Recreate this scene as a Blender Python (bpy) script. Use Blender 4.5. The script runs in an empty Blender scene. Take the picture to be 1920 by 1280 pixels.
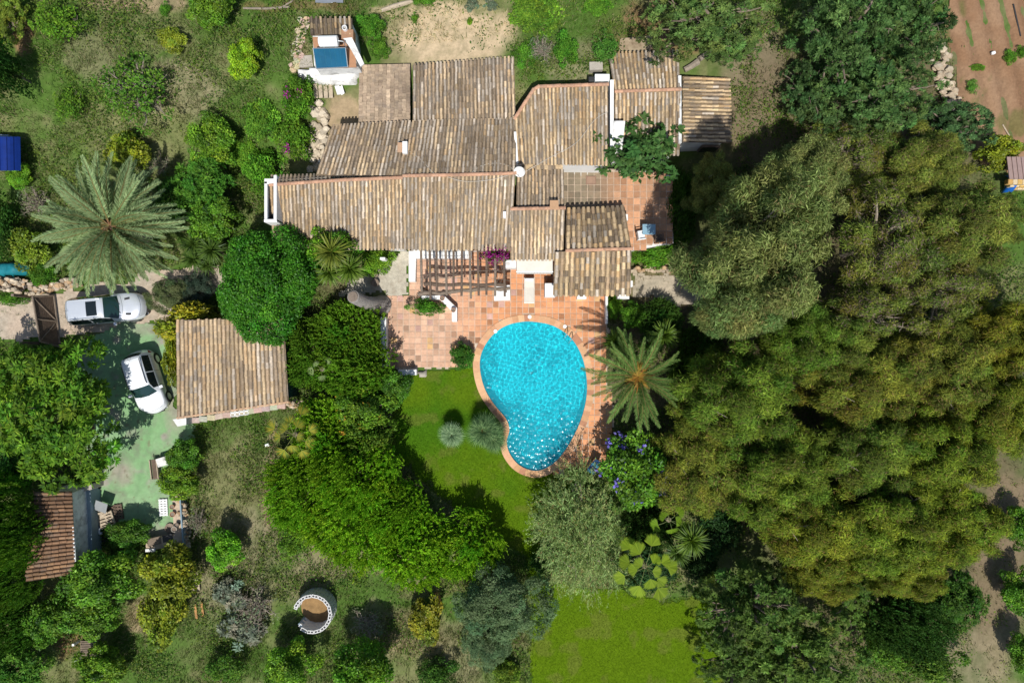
import bpy, math, random
import numpy as np
from mathutils import Vector, Matrix

# ------------------------------------------------------------------ camera, sky, sun, exposure
S = bpy.context.scene
COL = S.collection
CAM_H = 40.0
K = 32.0                         # survey units (pixels of the 1920 px photo) per metre on the ground
cd = bpy.data.cameras.new('camera'); cam = bpy.data.objects.new('camera', cd); COL.objects.link(cam)
cam.location = (0, 0, CAM_H); cam.rotation_euler = (0, 0, 0)
cd.sensor_width = 36.0; cd.lens = 24.0; cd.clip_start = 0.1; cd.clip_end = 3000
S.camera = cam
SUN_EL = 62.0; SUN_AZ = 180.0
world = bpy.data.worlds.new('World'); S.world = world; world.use_nodes = True
wn = world.node_tree.nodes; bg = wn['Background']
sky = wn.new('ShaderNodeTexSky'); sky.sky_type = 'NISHITA'; sky.sun_disc = False
sky.sun_elevation = math.radians(SUN_EL); sky.sun_rotation = math.radians(SUN_AZ)
world.node_tree.links.new(sky.outputs[0], bg.inputs[0]); bg.inputs[1].default_value = 0.11
sd = bpy.data.lights.new('sun', 'SUN'); sd.energy = 4.6; sd.angle = math.radians(0.5); sd.color = (1.0, 0.97, 0.915)
sun = bpy.data.objects.new('sun', sd); COL.objects.link(sun)
sun.rotation_euler = Vector((0.0, 0.53, -1.0)).to_track_quat('-Z', 'Y').to_euler()
sun.location = (-10, -50, 90)
S.render.engine = 'CYCLES'
S.view_settings.view_transform = 'Standard'; S.view_settings.look = 'None'
S.view_settings.exposure = 0.0; S.view_settings.gamma = 1.0
S.cycles.max_bounces = 6; S.cycles.diffuse_bounces = 2; S.cycles.glossy_bounces = 2
S.cycles.transmission_bounces = 4; S.cycles.transparent_max_bounces = 8

R_ = np.random.default_rng(7)
random.seed(11)

def sstep(t):
    t = np.clip(t, 0, 1); return t * t * (3 - 2 * t)
def hz(x, y):
    """the land rises behind the house to the north"""
    return 2.6 * sstep((y - 9.0) / 6.5) * (1 - sstep((x - 14.0) / 7.5)) + .8 * np.exp(-((x - 3.1) / 2.8) ** 2) * sstep((y - 13.2) / 1.5)
def G(px, py, z=None):
    """surveyed point: at height z, or on the ground when z is not given"""
    if z is None:
        z = 0.0
        for _ in range(6):
            k = (CAM_H - z) / CAM_H / K; z = float(hz((px - 960.0) * k, (640.0 - py) * k))
    k = (CAM_H - z) / CAM_H / K
    return Vector(((px - 960.0) * k, (640.0 - py) * k, z))

# ------------------------------------------------------------------ generic helpers
def root_of(o):
    while o.parent: o = o.parent
    return o

class MB:
    def __init__(s): s.v = []; s.f = []; s.c = []
    def add(s, vs, fs, col=None):
        n = len(s.v); s.v += [tuple(v) for v in vs]
        s.f += [tuple(i + n for i in f) for f in fs]; s.c += [col] * len(fs)
    def box(s, cx, cy, cz, sx, sy, sz, rz=0.0, col=None, m=None):
        hx, hy, hz = sx / 2, sy / 2, sz / 2
        vs = [Vector((x, y, z)) for z in (-hz, hz) for x, y in ((-hx, -hy), (hx, -hy), (hx, hy), (-hx, hy))]
        M = Matrix.Rotation(rz, 3, 'Z')
        if m is not None: M = M @ m
        vs = [M @ v + Vector((cx, cy, cz)) for v in vs]
        s.add(vs, [(3, 2, 1, 0), (4, 5, 6, 7), (0, 1, 5, 4), (1, 2, 6, 5), (2, 3, 7, 6), (3, 0, 4, 7)], col)
    def prism(s, poly, z0, z1, col=None):
        n = len(poly)
        a = [(p[0], p[1], z0 if not hasattr(z0, '__len__') else z0[i]) for i, p in enumerate(poly)]
        b = [(p[0], p[1], z1 if not hasattr(z1, '__len__') else z1[i]) for i, p in enumerate(poly)]
        ar = sum(poly[i][0] * poly[(i + 1) % n][1] - poly[(i + 1) % n][0] * poly[i][1] for i in range(n))
        if ar < 0: a.reverse(); b.reverse()
        s.add(a + b, [tuple(range(n - 1, -1, -1)), tuple(range(n, 2 * n))] + [(i, (i + 1) % n, n + (i + 1) % n, n + i) for i in range(n)], col)
    def tube(s, pts, rads, n=8, col=None, cap=True):
        pts = [Vector(p) for p in pts]; vs = []; fs = []
        if not hasattr(rads, '__len__'): rads = [rads] * len(pts)
        for i, p in enumerate(pts):
            d = (pts[min(i + 1, len(pts) - 1)] - pts[max(i - 1, 0)])
            if d.length < 1e-6: d = Vector((0, 0, 1))
            d.normalize()
            u = d.cross(Vector((0, 0, 1)) if abs(d.z) < .9 else Vector((1, 0, 0))).normalized(); w = u.cross(d)
            for k in range(n):
                a = 2 * math.pi * k / n
                vs.append(p + (u * math.cos(a) + w * math.sin(a)) * rads[i])
        for i in range(len(pts) - 1):
            for k in range(n):
                fs.append((i * n + k, i * n + (k + 1) % n, (i + 1) * n + (k + 1) % n, (i + 1) * n + k))
        if cap: fs.append(tuple(range(n - 1, -1, -1))); fs.append(tuple(range((len(pts) - 1) * n, len(pts) * n)))
        s.add(vs, fs, col)
    def lathe(s, prof, c=(0, 0, 0), n=20, col=None):
        vs = []; fs = []
        for r, z in prof:
            for k in range(n):
                a = 2 * math.pi * k / n; vs.append((c[0] + r * math.cos(a), c[1] + r * math.sin(a), c[2] + z))
        for i in range(len(prof) - 1):
            for k in range(n): fs.append((i * n + k, i * n + (k + 1) % n, (i + 1) * n + (k + 1) % n, (i + 1) * n + k))
        s.add(vs, fs, col)
    def build(s, name, mat, parent=None, smooth=False, bevel=0.0):
        v = np.array(s.v, dtype=np.float64).reshape(-1, 3)
        if parent is not None: v = v - np.array(root_of(parent).location)
        me = bpy.data.meshes.new(name); me.from_pydata(v.tolist(), [], s.f); me.update()
        if any(c is not None for c in s.c):
            at = me.attributes.new('Col', 'FLOAT_COLOR', 'FACE')
            arr = np.array([(c if c is not None else (.5, .5, .5)) for c in s.c], dtype=np.float32)
            at.data.foreach_set('color', np.hstack([arr[:, :3], np.ones((len(arr), 1), np.float32)]).ravel())
        if smooth: me.shade_smooth()
        o = bpy.data.objects.new(name, me); COL.objects.link(o)
        if mat: me.materials.append(mat)
        if parent is not None: o.parent = parent
        if bevel:
            b = o.modifiers.new('bevel', 'BEVEL'); b.width = bevel; b.segments = 2; b.limit_method = 'ANGLE'
        return o

def tag(o, label=None, cat=None, group=None, kind=None):
    if label: o['label'] = label
    if cat: o['category'] = cat
    if group: o['group'] = group
    if kind: o['kind'] = kind
    return o
def thing(name, loc, label, cat, group=None, rz=0.0):
    o = bpy.data.objects.new(name, None); COL.objects.link(o); o.location = loc; o.rotation_euler = (0, 0, rz)
    o.empty_display_size = .3
    return tag(o, label, cat, group)
def np_mesh(name, V, F, colors=None, smooth=False, domain='FACE'):
    me = bpy.data.meshes.new(name); V = np.ascontiguousarray(V, dtype=np.float32); F = np.ascontiguousarray(F, dtype=np.int32)
    nf, k = F.shape
    me.vertices.add(len(V)); me.vertices.foreach_set('co', V.ravel())
    me.loops.add(nf * k); me.loops.foreach_set('vertex_index', F.ravel())
    me.polygons.add(nf); me.polygons.foreach_set('loop_start', np.arange(0, nf * k, k, dtype=np.int32))
    try: me.polygons.foreach_set('loop_total', np.full(nf, k, dtype=np.int32))
    except Exception: pass
    me.update(calc_edges=True)
    if colors is not None:
        at = me.attributes.new('Col', 'FLOAT_COLOR', domain); c = np.asarray(colors, dtype=np.float32)
        at.data.foreach_set('color', np.hstack([c[:, :3], np.ones((len(c), 1), np.float32)]).ravel())
    if smooth: me.shade_smooth()
    return me

# ---- noise on arrays
def vnoise(x, y, seed=0):
    rng = np.random.default_rng(seed); T = rng.random((256, 256))
    xi = np.floor(x).astype(int); yi = np.floor(y).astype(int); fx = x - xi; fy = y - yi
    fx = fx * fx * (3 - 2 * fx); fy = fy * fy * (3 - 2 * fy)
    a = T[xi % 256, yi % 256]; b = T[(xi + 1) % 256, yi % 256]; c = T[xi % 256, (yi + 1) % 256]; d = T[(xi + 1) % 256, (yi + 1) % 256]
    return (a * (1 - fx) + b * fx) * (1 - fy) + (c * (1 - fx) + d * fx) * fy
def fbm(x, y, seed=0, o=4):
    s = 0; a = .5; t = 0
    for i in range(o): s = s + a * vnoise(x * 2 ** i + 13.1 * i, y * 2 ** i + 7.7 * i, seed + i); t += a; a *= .5
    return s / t
def inpoly(x, y, poly):
    ins = np.zeros(np.shape(x), bool); n = len(poly); j = n - 1
    for i in range(n):
        xi, yi = poly[i][0], poly[i][1]; xj, yj = poly[j][0], poly[j][1]
        if yi != yj: ins ^= ((yi > y) != (yj > y)) & (x < (xj - xi) * (y - yi) / (yj - yi) + xi)
        j = i
    return ins
def catmull(pts, n=6, closed=True):
    P = [np.array(p, float) for p in pts]; out = []; L = len(P)
    for i in range(L if closed else L - 1):
        p0, p1, p2, p3 = (P[(i - 1) % L], P[i], P[(i + 1) % L], P[(i + 2) % L]) if closed else (P[max(i - 1, 0)], P[i], P[i + 1], P[min(i + 2, L - 1)])
        for k in range(n):
            t = k / n
            out.append(.5 * ((2 * p1) + (-p0 + p2) * t + (2 * p0 - 5 * p1 + 4 * p2 - p3) * t * t + (-p0 + 3 * p1 - 3 * p2 + p3) * t ** 3))
    if not closed: out.append(P[-1])
    return out
def offset_poly(poly, d):
    n = len(poly); out = []
    ar = sum(poly[i][0] * poly[(i + 1) % n][1] - poly[(i + 1) % n][0] * poly[i][1] for i in range(n)); sg = 1 if ar > 0 else -1
    for i in range(n):
        a = Vector(poly[i - 1][:2]); b = Vector(poly[i][:2]); c = Vector(poly[(i + 1) % n][:2])
        t = (c - a).normalized(); e1 = (b - a).normalized(); e2 = (c - b).normalized()
        n1 = Vector((e1.y, -e1.x)); n2 = Vector((e2.y, -e2.x)); m = n1 + n2
        m = m / max(m.length, 1e-6); s_ = 1.0 / max(.4, m.dot(n1))
        out.append(tuple(b + m * (d * sg * s_)))
    return out

# ------------------------------------------------------------------ materials
def mat(name, col=(.5, .5, .5), rough=.7, attr=False, tint=False, mottle=0.0, mscale=3.0, bump=0.0, bscale=20.0, metal=0.0, spec=.3,
        coat=0.0, stain=None, stain_amt=0.0, stain_scale=1.2):
    m = bpy.data.materials.new(name); m.use_nodes = True; nt = m.node_tree; N = nt.nodes; L = nt.links
    b = N['Principled BSDF']; b.inputs['Roughness'].default_value = rough; b.inputs['Metallic'].default_value = metal
    b.inputs['Specular IOR Level'].default_value = spec; b.inputs['Coat Weight'].default_value = coat
    tc = N.new('ShaderNodeTexCoord'); src = None
    if attr:
        a = N.new('ShaderNodeAttribute'); a.attribute_name = 'Col'; src = a.outputs['Color']
    else:
        rgb = N.new('ShaderNodeRGB'); rgb.outputs[0].default_value = (*col, 1); src = rgb.outputs[0]
    if tint:
        oi = N.new('ShaderNodeObjectInfo'); mx = N.new('ShaderNodeMix'); mx.data_type = 'RGBA'; mx.blend_type = 'MULTIPLY'; mx.inputs[0].default_value = 1
        L.new(src, mx.inputs[6]); L.new(oi.outputs['Color'], mx.inputs[7]); src = mx.outputs[2]
    def noise(scale, det=5.0):
        n = N.new('ShaderNodeTexNoise'); n.inputs['Scale'].default_value = scale; n.inputs['Detail'].default_value = det
        n.inputs['Roughness'].default_value = .65; L.new(tc.outputs['Object'], n.inputs['Vector']); return n
    if mottle:
        n = noise(mscale); mr = N.new('ShaderNodeMapRange'); mr.inputs[1].default_value = .25; mr.inputs[2].default_value = .75
        mr.inputs[3].default_value = 1 - mottle; mr.inputs[4].default_value = 1 + mottle; L.new(n.outputs[0], mr.inputs[0])
        mx = N.new('ShaderNodeVectorMath'); mx.operation = 'SCALE'; L.new(src, mx.inputs[0]); L.new(mr.outputs[0], mx.inputs[3]); src = mx.outputs[0]
    if stain is not None:
        n = noise(stain_scale, 8.0); mr = N.new('ShaderNodeMapRange'); mr.inputs[1].default_value = .5; mr.inputs[2].default_value = .68
        mr.inputs[3].default_value = 0; mr.inputs[4].default_value = stain_amt; L.new(n.outputs[0], mr.inputs[0])
        mx = N.new('ShaderNodeMix'); mx.data_type = 'RGBA'; L.new(mr.outputs[0], mx.inputs[0]); L.new(src, mx.inputs[6]); mx.inputs[7].default_value = (*stain, 1); src = mx.outputs[2]
    L.new(src, b.inputs['Base Color'])
    if bump:
        n = noise(bscale, 4.0); bp = N.new('ShaderNodeBump'); bp.inputs['Strength'].default_value = bump; bp.inputs['Distance'].default_value = .03
        L.new(n.outputs[0], bp.inputs['Height']); L.new(bp.outputs[0], b.inputs['Normal'])
    return m
def leaf_mat(name, trans=.28, rough=.45, spec=.35):
    m = bpy.data.materials.new(name); m.use_nodes = True; nt = m.node_tree; N = nt.nodes; L = nt.links
    b = N['Principled BSDF']; b.inputs['Roughness'].default_value = rough; b.inputs['Specular IOR Level'].default_value = spec
    a = N.new('ShaderNodeAttribute'); a.attribute_name = 'Col'; oi = N.new('ShaderNodeObjectInfo')
    mx = N.new('ShaderNodeMix'); mx.data_type = 'RGBA'; mx.blend_type = 'MULTIPLY'; mx.inputs[0].default_value = 1
    L.new(a.outputs['Color'], mx.inputs[6]); L.new(oi.outputs['Color'], mx.inputs[7]); L.new(mx.outputs[2], b.inputs['Base Color'])
    t = N.new('ShaderNodeBsdfTranslucent'); g = N.new('ShaderNodeMix'); g.data_type = 'RGBA'; g.blend_type = 'MULTIPLY'; g.inputs[0].default_value = 1
    L.new(mx.outputs[2], g.inputs[6]); g.inputs[7].default_value = (1.3, 1.35, .5, 1); L.new(g.outputs[2], t.inputs[0])
    ms = N.new('ShaderNodeMixShader'); ms.inputs[0].default_value = trans
    L.new(b.outputs[0], ms.inputs[1]); L.new(t.outputs[0], ms.inputs[2]); L.new(ms.outputs[0], N['Material Output'].inputs[0])
    return m
M = {}
M['leaf'] = leaf_mat('leaf', .28, .6, .15); M['leafgloss'] = leaf_mat('glossy_leaf', .25, .5, .25)
M['petal'] = leaf_mat('petal', .35, .6, .2)
M['bark'] = mat('bark', (.22, .17, .13), .9, mottle=.4, mscale=6, bump=.5, bscale=14)
M['palebark'] = mat('pale_bark', (.27, .225, .175), .85, mottle=.35, mscale=4, bump=.3, bscale=10)
M['tile'] = mat('roof_tile', attr=True, rough=.85, mottle=.28, mscale=9, bump=.35, bscale=30, stain=(.20, .165, .135), stain_amt=.5, stain_scale=2.2)
M['plaster'] = mat('white_plaster', (.80, .79, .76), .85, mottle=.06, mscale=2, bump=.15, bscale=12, stain=(.45, .42, .38), stain_amt=.22, stain_scale=1.5)
M['oldplaster'] = mat('weathered_white_plaster', (.70, .69, .66), .9, mottle=.15, mscale=3, bump=.3, bscale=10, stain=(.22, .21, .19), stain_amt=.7, stain_scale=2.0)
M['attr'] = mat('painted', attr=True, rough=.7, mottle=.14, mscale=6, bump=.2, bscale=25)
M['wood'] = mat('grey_wood', (.20, .155, .115), .85, mottle=.35, mscale=5, bump=.4, bscale=25)
M['darkwood'] = mat('dark_wood', (.13, .092, .065), .8, mottle=.35, mscale=6, bump=.4, bscale=25)
M['palewood'] = mat('bleached_wood', (.44, .36, .26), .85, mottle=.3, mscale=5, bump=.3, bscale=25)
M['orangewood'] = mat('orange_wood', (.42, .22, .08), .8, mottle=.3, mscale=5, bump=.3, bscale=25)
M['concrete'] = mat('concrete', (.40, .36, .30), .9, mottle=.2, mscale=2, bump=.25, bscale=20, stain=(.28, .25, .20), stain_amt=.5, stain_scale=.9)
M['stone'] = mat('stone', attr=True, rough=.9, mottle=.25, mscale=5, bump=.5, bscale=14)
M['metal'] = mat('grey_metal', (.45, .47, .48), .4, metal=.7, mottle=.08)
M['darkmetal'] = mat('dark_metal', (.05, .05, .05), .5, metal=.3)
M['whitepaint'] = mat('white_paint', (.82, .82, .80), .45, mottle=.05)
M['fabric'] = mat('cream_fabric', (.62, .58, .50), .95, mottle=.08, mscale=4, bump=.2, bscale=60)
M['rubber'] = mat('rubber', (.02, .02, .02), .8)
M['glass'] = mat('dark_glass', (.010, .016, .018), .06, spec=.6)
M['windscreen'] = mat('green_glass', (.012, .035, .032), .05, spec=.6)
M['silver'] = mat('silver_car_paint', (.66, .69, .73), .3, metal=.35, coat=.8, spec=.5, mottle=.02)
M['white_car'] = mat('white_car_paint', (.78, .80, .82), .3, coat=.8, spec=.5, mottle=.02)
M['red'] = mat('red_lens', (.35, .02, .015), .2)
M['lens'] = mat('clear_lens', (.7, .72, .74), .12, spec=.7)
M['blue'] = mat('blue_sheet', (.004, .024, .17), .45, mottle=.2, mscale=3)
M['teal'] = mat('teal_tarpaulin', (.008, .16, .19), .6, mottle=.3, mscale=4, bump=.5, bscale=8)
M['solar'] = mat('solar_glass', (.005, .085, .16), .15, spec=.6, mottle=.2, mscale=1.5)
M['terracotta'] = mat('terracotta', (.40, .20, .11), .8, mottle=.2, mscale=8)
M['greyblue'] = mat('grey_render', (.22, .29, .33), .85, mottle=.12, mscale=3)
M['tealwall'] = mat('teal_wall', (.03, .085, .09), .8, mottle=.15, mscale=3)
M['block'] = mat('concrete_block', (.62, .61, .59), .9, mottle=.1, mscale=8, bump=.2, bscale=30)
# ------------------------------------------------------------------ survey outlines (photo units)
POOL_PX = [(1000, 603), (1038, 611), (1070, 633), (1090, 665), (1099, 702), (1100, 740), (1092, 778), (1078, 812), (1058, 846), (1034, 871), (1005, 882),
           (976, 873), (957, 852), (950, 828), (955, 806), (949, 785), (930, 762), (912, 735), (902, 705), (900, 675), (908, 650), (925, 627), (948, 611), (973, 604)]
POOL = [tuple(G(p[0], p[1], 0.0)[:2]) for p in catmull(POOL_PX, 5)]
POOL_OUT = offset_poly(POOL, .42)
def pxpoly(pts, z=0.0): return [tuple(G(x, y, z)[:2]) for x, y in pts]
PATIO_PX = [(728, 556), (700, 552), (768, 552), (768, 470), (960, 470), (1050, 480), (1182, 480), (1182, 552), (1137, 556), (1137, 606), (1137, 640), (1137, 690), (1150, 760), (1150, 800), (1135, 866), (1075, 880), (1040, 890), (960, 760), (893, 672), (862, 690), (726, 692)]
PATIO = pxpoly(PATIO_PX)
TERR = pxpoly([(1040, 318), (1195, 318), (1258, 330), (1262, 455), (1180, 470), (1040, 470)], 1.58)
LAWN_PX = [(762, 702), (800, 694), (900, 690), (960, 760), (1040, 880), (1100, 880), (1090, 940), (1010, 1010), (1020, 1090), (1150, 1104), (1240, 1122), (1330, 1112), (1345, 1200), (1362, 1300), (990, 1300), (1000, 1180), (985, 1040), (940, 1020), (820, 930), (735, 850), (735, 740)]
LAWN = pxpoly(LAWN_PX)
DRIVE = pxpoly([(205, 612), (262, 598), (300, 612), (318, 660), (326, 760), (368, 800), (345, 850), (320, 872), (342, 985), (330, 1015), (265, 1018), (210, 985), (175, 985), (168, 905), (150, 800), (140, 650)])
GRAVEL = pxpoly([(-60, 560), (60, 548), (100, 545), (240, 520), (330, 495), (410, 495), (440, 530), (330, 600), (262, 612), (205, 620), (100, 640), (-60, 645)])
FIELD = pxpoly([(1792, -40), (1990, -40), (1990, 420), (1925, 340), (1840, 310), (1812, 250), (1790, 150), (1768, 60)])
LANE = pxpoly([(1182, 508), (1330, 508), (1420, 560), (1330, 575), (1182, 562)])
CONC = pxpoly([(616, 550), (660, 530), (724, 482), (768, 474), (768, 552), (726, 556), (640, 556)])

def in_any(x, y, polys):
    r = np.zeros(np.shape(x), bool)
    for p in polys: r |= inpoly(x, y, p)
    return r

# ------------------------------------------------------------------ ground
C_DRY = np.array((.188, .190, .082)); C_GRN = np.array((.074, .138, .024)); C_SOIL = np.array((.34, .255, .155)); C_SAND = np.array((.52, .40, .25))
C_BRN = np.array((.26, .155, .085)); C_STR = np.array((.25, .215, .13)); C_DARK = np.array((.06, .055, .03)); C_LITTER = np.array((.15, .115, .07))
PATCH = [  # px, py, rx, ry, colour, strength
    (850, 66, 120, 66, C_SAND, .95), (740, 20, 50, 12, C_SAND, .5), (640, 230, 45, 60, C_SOIL, 1.0), (1080, 110, 70, 50, C_STR, .6), (1030, 40, 60, 50, C_GRN, .9),
    (1230, 60, 110, 60, C_BRN, .8), (1420, 150, 70, 130, C_STR, .9), (1120, 30, 60, 60, C_GRN, .7), (1600, 250, 300, 200, C_LITTER, .8),
    (330, 170, 90, 60, C_STR, .7), (180, 100, 60, 60, C_STR, .5), (270, 60, 90, 40, C_DRY, .6), (260, 5, 100, 20, C_SOIL, .8), (80, 80, 30, 60, C_GRN, .7), (60, 200, 30, 140, C_GRN, .5),
    (130, 310, 80, 50, C_GRN, .6), (40, 75, 20, 30, C_BRN, .9), (310, 250, 50, 50, C_DRY, .7), (430, 40, 70, 60, C_GRN, .6), (480, 230, 60, 100, C_GRN, .8), (520, 60, 60, 60, C_GRN, .6), (560, 95, 20, 50, C_SOIL, .5),
    (690, 80, 30, 50, C_GRN, .8), (1150, 60, 30, 60, C_GRN, .4), (560, 10, 120, 12, C_BRN, .5),
    (420, 900, 70, 110, C_DRY, .9), (400, 800, 60, 40, C_GRN, .6), (505, 900, 14, 120, C_SOIL, .9), (460, 1010, 70, 60, C_STR, .7), (430, 1120, 80, 80, C_STR, .7),
    (590, 1080, 80, 60, C_STR, .45), (360, 1200, 120, 70, C_GRN, .55), (270, 1150, 40, 40, C_SOIL, .7), (130, 1190, 30, 50, C_BRN, .8), (740, 1110, 120, 40, C_GRN, 1.0), (700, 1180, 60, 50, C_STR, .6),
    (780, 1190, 60, 50, C_SOIL, .5), (880, 1220, 60, 60, C_STR, .5), (620, 1200, 80, 50, C_GRN, .5), (950, 1250, 60, 50, C_GRN, .7), (820, 1100, 70, 20, C_SOIL, .4),
    (1870, 1080, 50, 200, C_SOIL, .85), (1890, 940, 40, 50, C_SOIL, 1.0), (1700, 1000, 280, 300, C_LITTER, .7), (1500, 700, 420, 330, C_LITTER, .8), (1830, 1240, 80, 60, C_STR, .5),
    (1240, 540, 60, 30, C_SOIL, .5), (640, 590, 80, 60, C_LITTER, .5), (560, 740, 70, 60, C_GRN, .5), (640, 880, 160, 140, C_LITTER, .5), (1230, 420, 40, 80, C_LITTER, .9), (320, 640, 12, 70, C_SOIL, .9), (380, 630, 60, 60, C_LITTER, .6)]
def ground_col(x, y):
    zz = CAM_H / (CAM_H - hz(x, y)); px = x * K * zz + 960; py = 640 - y * K * zz
    n1 = fbm(px / 95, py / 95, 3, 5); n2 = fbm(px / 28, py / 28, 21, 4); n3 = fbm(px / 9, py / 9, 33, 3)
    t = np.clip((n1 * .6 + n2 * .4 - .53) * 5 + .40, 0, 1)
    c = C_GRN + (C_DRY - C_GRN) * t[..., None]
    wx = px + (n2 - .5) * 45; wy = py + (fbm(px / 28, py / 28, 77, 4) - .5) * 45
    for (cx, cy, rx, ry, col, s) in PATCH:
        d = ((wx - cx) / rx) ** 2 + ((wy - cy) / ry) ** 2
        w = np.clip((1.25 - d) * 1.6, 0, 1) * s; w = np.clip(w * (.55 + .9 * n3), 0, 1)
        c = c + (col - c) * w[..., None]
    c = c * (.74 + .40 * n3)[..., None]
    return c
def field_line(lo, hi, step): return np.arange(lo, hi + step / 2, step)
far = lambda a: np.concatenate([np.arange(a + 1, 140, 2.0), np.arange(140, 420, 14.0), [500, 650, 900]])
xs = np.concatenate([-far(38)[::-1], field_line(-38, 38, .16), far(38)])
ys = np.concatenate([-far(28)[::-1], field_line(-28, 28, .16), far(28)])
X, Y = np.meshgrid(xs, ys, indexing='ij'); nx, ny = X.shape
gc = ground_col(X, Y)
rel = (fbm(X / 1.3, Y / 1.3, 55, 4) - .5) * .10 - .045
rel[(np.abs(X) > 40) | (np.abs(Y) > 30)] = -.05
hard = in_any(X, Y, [offset_poly(p, .3) for p in (PATIO, TERR, DRIVE, GRAVEL, LANE, CONC, LAWN)])
rel[hard] = -.05
rel = rel + hz(X, Y)
Zg = rel
idx = np.arange(nx * ny).reshape(nx, ny)
F = np.stack([idx[:-1, :-1], idx[1:, :-1], idx[1:, 1:], idx[:-1, 1:]], -1).reshape(-1, 4)
vin = inpoly(X, Y, offset_poly(POOL, .08)).ravel()
F = F[~vin[F].any(1)]
gm = mat('rough_ground', attr=True, rough=.95, mottle=.20, mscale=7, bump=.4, bscale=9, spec=.1)
me = np_mesh('ground', np.stack([X, Y, Zg], -1).reshape(-1, 3), F, gc.reshape(-1, 3), smooth=True, domain='POINT'); me.materials.append(gm)
go = bpy.data.objects.new('ground', me); COL.objects.link(go); tag(go, kind='structure')

def sheet(name, poly, z, colfn, m, cell=.12, hole=None, relief=0.0):
    P = np.array([p[:2] for p in poly]); x = np.arange(P[:, 0].min(), P[:, 0].max() + cell, cell); y = np.arange(P[:, 1].min(), P[:, 1].max() + cell, cell)
    X, Y = np.meshgrid(x, y, indexing='ij'); idx = np.arange(X.size).reshape(X.shape)
    F = np.stack([idx[:-1, :-1], idx[1:, :-1], idx[1:, 1:], idx[:-1, 1:]], -1).reshape(-1, 4)
    jx = X + (fbm(X * 1.7, Y * 1.7, 5, 3) - .5) * .9; jy = Y + (fbm(X * 1.7, Y * 1.7, 8, 3) - .5) * .9
    ok = inpoly(jx, jy, poly)
    if hole is not None: ok &= ~inpoly(X, Y, hole)
    ok = ok.ravel(); F = F[ok[F].all(1)]
    Z = np.full(X.shape, z) + (fbm(X * 2, Y * 2, 9, 3) - .5) * relief
    me = np_mesh(name, np.stack([X, Y, Z], -1).reshape(-1, 3), F, colfn(X, Y).reshape(-1, 3), smooth=True, domain='POINT'); me.materials.append(m)
    o = bpy.data.objects.new(name, me); COL.objects.link(o); return tag(o, kind='structure')
def two(a, b, s, seed, lo=.35, hi=.65):
    a = np.array(a); b = np.array(b)
    def f(X, Y):
        t = np.clip((fbm(X / s, Y / s, seed, 5) - lo) / (hi - lo), 0, 1)[..., None]; return a + (b - a) * t
    return f
lawn_m = mat('lawn_turf', attr=True, rough=.9, mottle=.25, mscale=9, bump=.8, bscale=40, spec=.1)
def lawn_col(X, Y):
    c = two((.058, .150, .005), (.102, .178, .005), 2.6, 41)(X, Y); ty = np.clip((-Y - 5) / 8, 0, 1)[..., None]; c = c + (np.array((.106, .182, .003)) - c) * ty * .8; w = np.clip((fbm(X / .9, Y / .9, 52, 5) - .56) * 5, 0, .5)[..., None]
    return c + (np.array((.150, .165, .030)) - c) * w
sheet('lawn', LAWN, .0, lawn_col, lawn_m, .09, hole=offset_poly(POOL, .2))
drive_m = mat('green_painted_concrete', attr=True, rough=.8, mottle=.16, mscale=3, bump=.2, bscale=25, stain=(.17, .17, .125), stain_amt=.75, stain_scale=.7)
def drive_col(X, Y):
    c = two((.19, .355, .155), (.25, .38, .20), 1.6, 61)(X, Y); px = X * K + 960; py = 640 - Y * K; nn = fbm(px / 22, py / 22, 301, 5); n2 = fbm(px / 7, py / 7, 305, 4)
    def mixin(c, w, col): w = np.clip(w, 0, 1)[..., None]; return c + (np.array(col) - c) * w
    c = mixin(c, (nn - .60) * 6 * .8, (.30, .29, .23))                                     # paint worn through to the concrete
    for cx, cy, rx, ry in ((275, 612, 40, 18), (228, 885, 26, 30), (190, 870, 18, 26), (330, 760, 26, 60), (310, 1000, 40, 14), (205, 1000, 36, 16)):
        c = mixin(c, (1.2 - ((px - cx) / rx) ** 2 - ((py - cy) / ry) ** 2) * (.2 + 1.1 * nn), (.31, .28, .22))
    for x0 in (252, 292):                                                                 # tyre tracks
        u = px - (x0 + (py - 760) * -.22); c = mixin(c, np.clip(1 - np.abs(u) / 7, 0, 1) * (nn * 1.1) * .55 * ((py > 770) & (py < 960)), (.11, .17, .09))
    c = mixin(c, (n2 - .66) * 8 * .6, (.17, .15, .09))                                     # leaf litter and oil
    return c
sheet('driveway', DRIVE, .012, drive_col, drive_m, .06)
gravel_m = mat('stony_path', attr=True, rough=.9, mottle=.3, mscale=4, bump=.6, bscale=8, stain=(.30, .24, .17), stain_amt=.5, stain_scale=2.5)
sheet('path', GRAVEL, .002, two((.46, .36, .27), (.40, .34, .26), 1.2, 64), gravel_m, .14)
sheet('path', LANE, .002, two((.36, .31, .23), (.44, .37, .27), 1.0, 66), gravel_m, .14)
sheet('pavement', CONC, .008, two((.42, .38, .30), (.50, .46, .37), 1.0, 67), gravel_m, .12)
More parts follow.
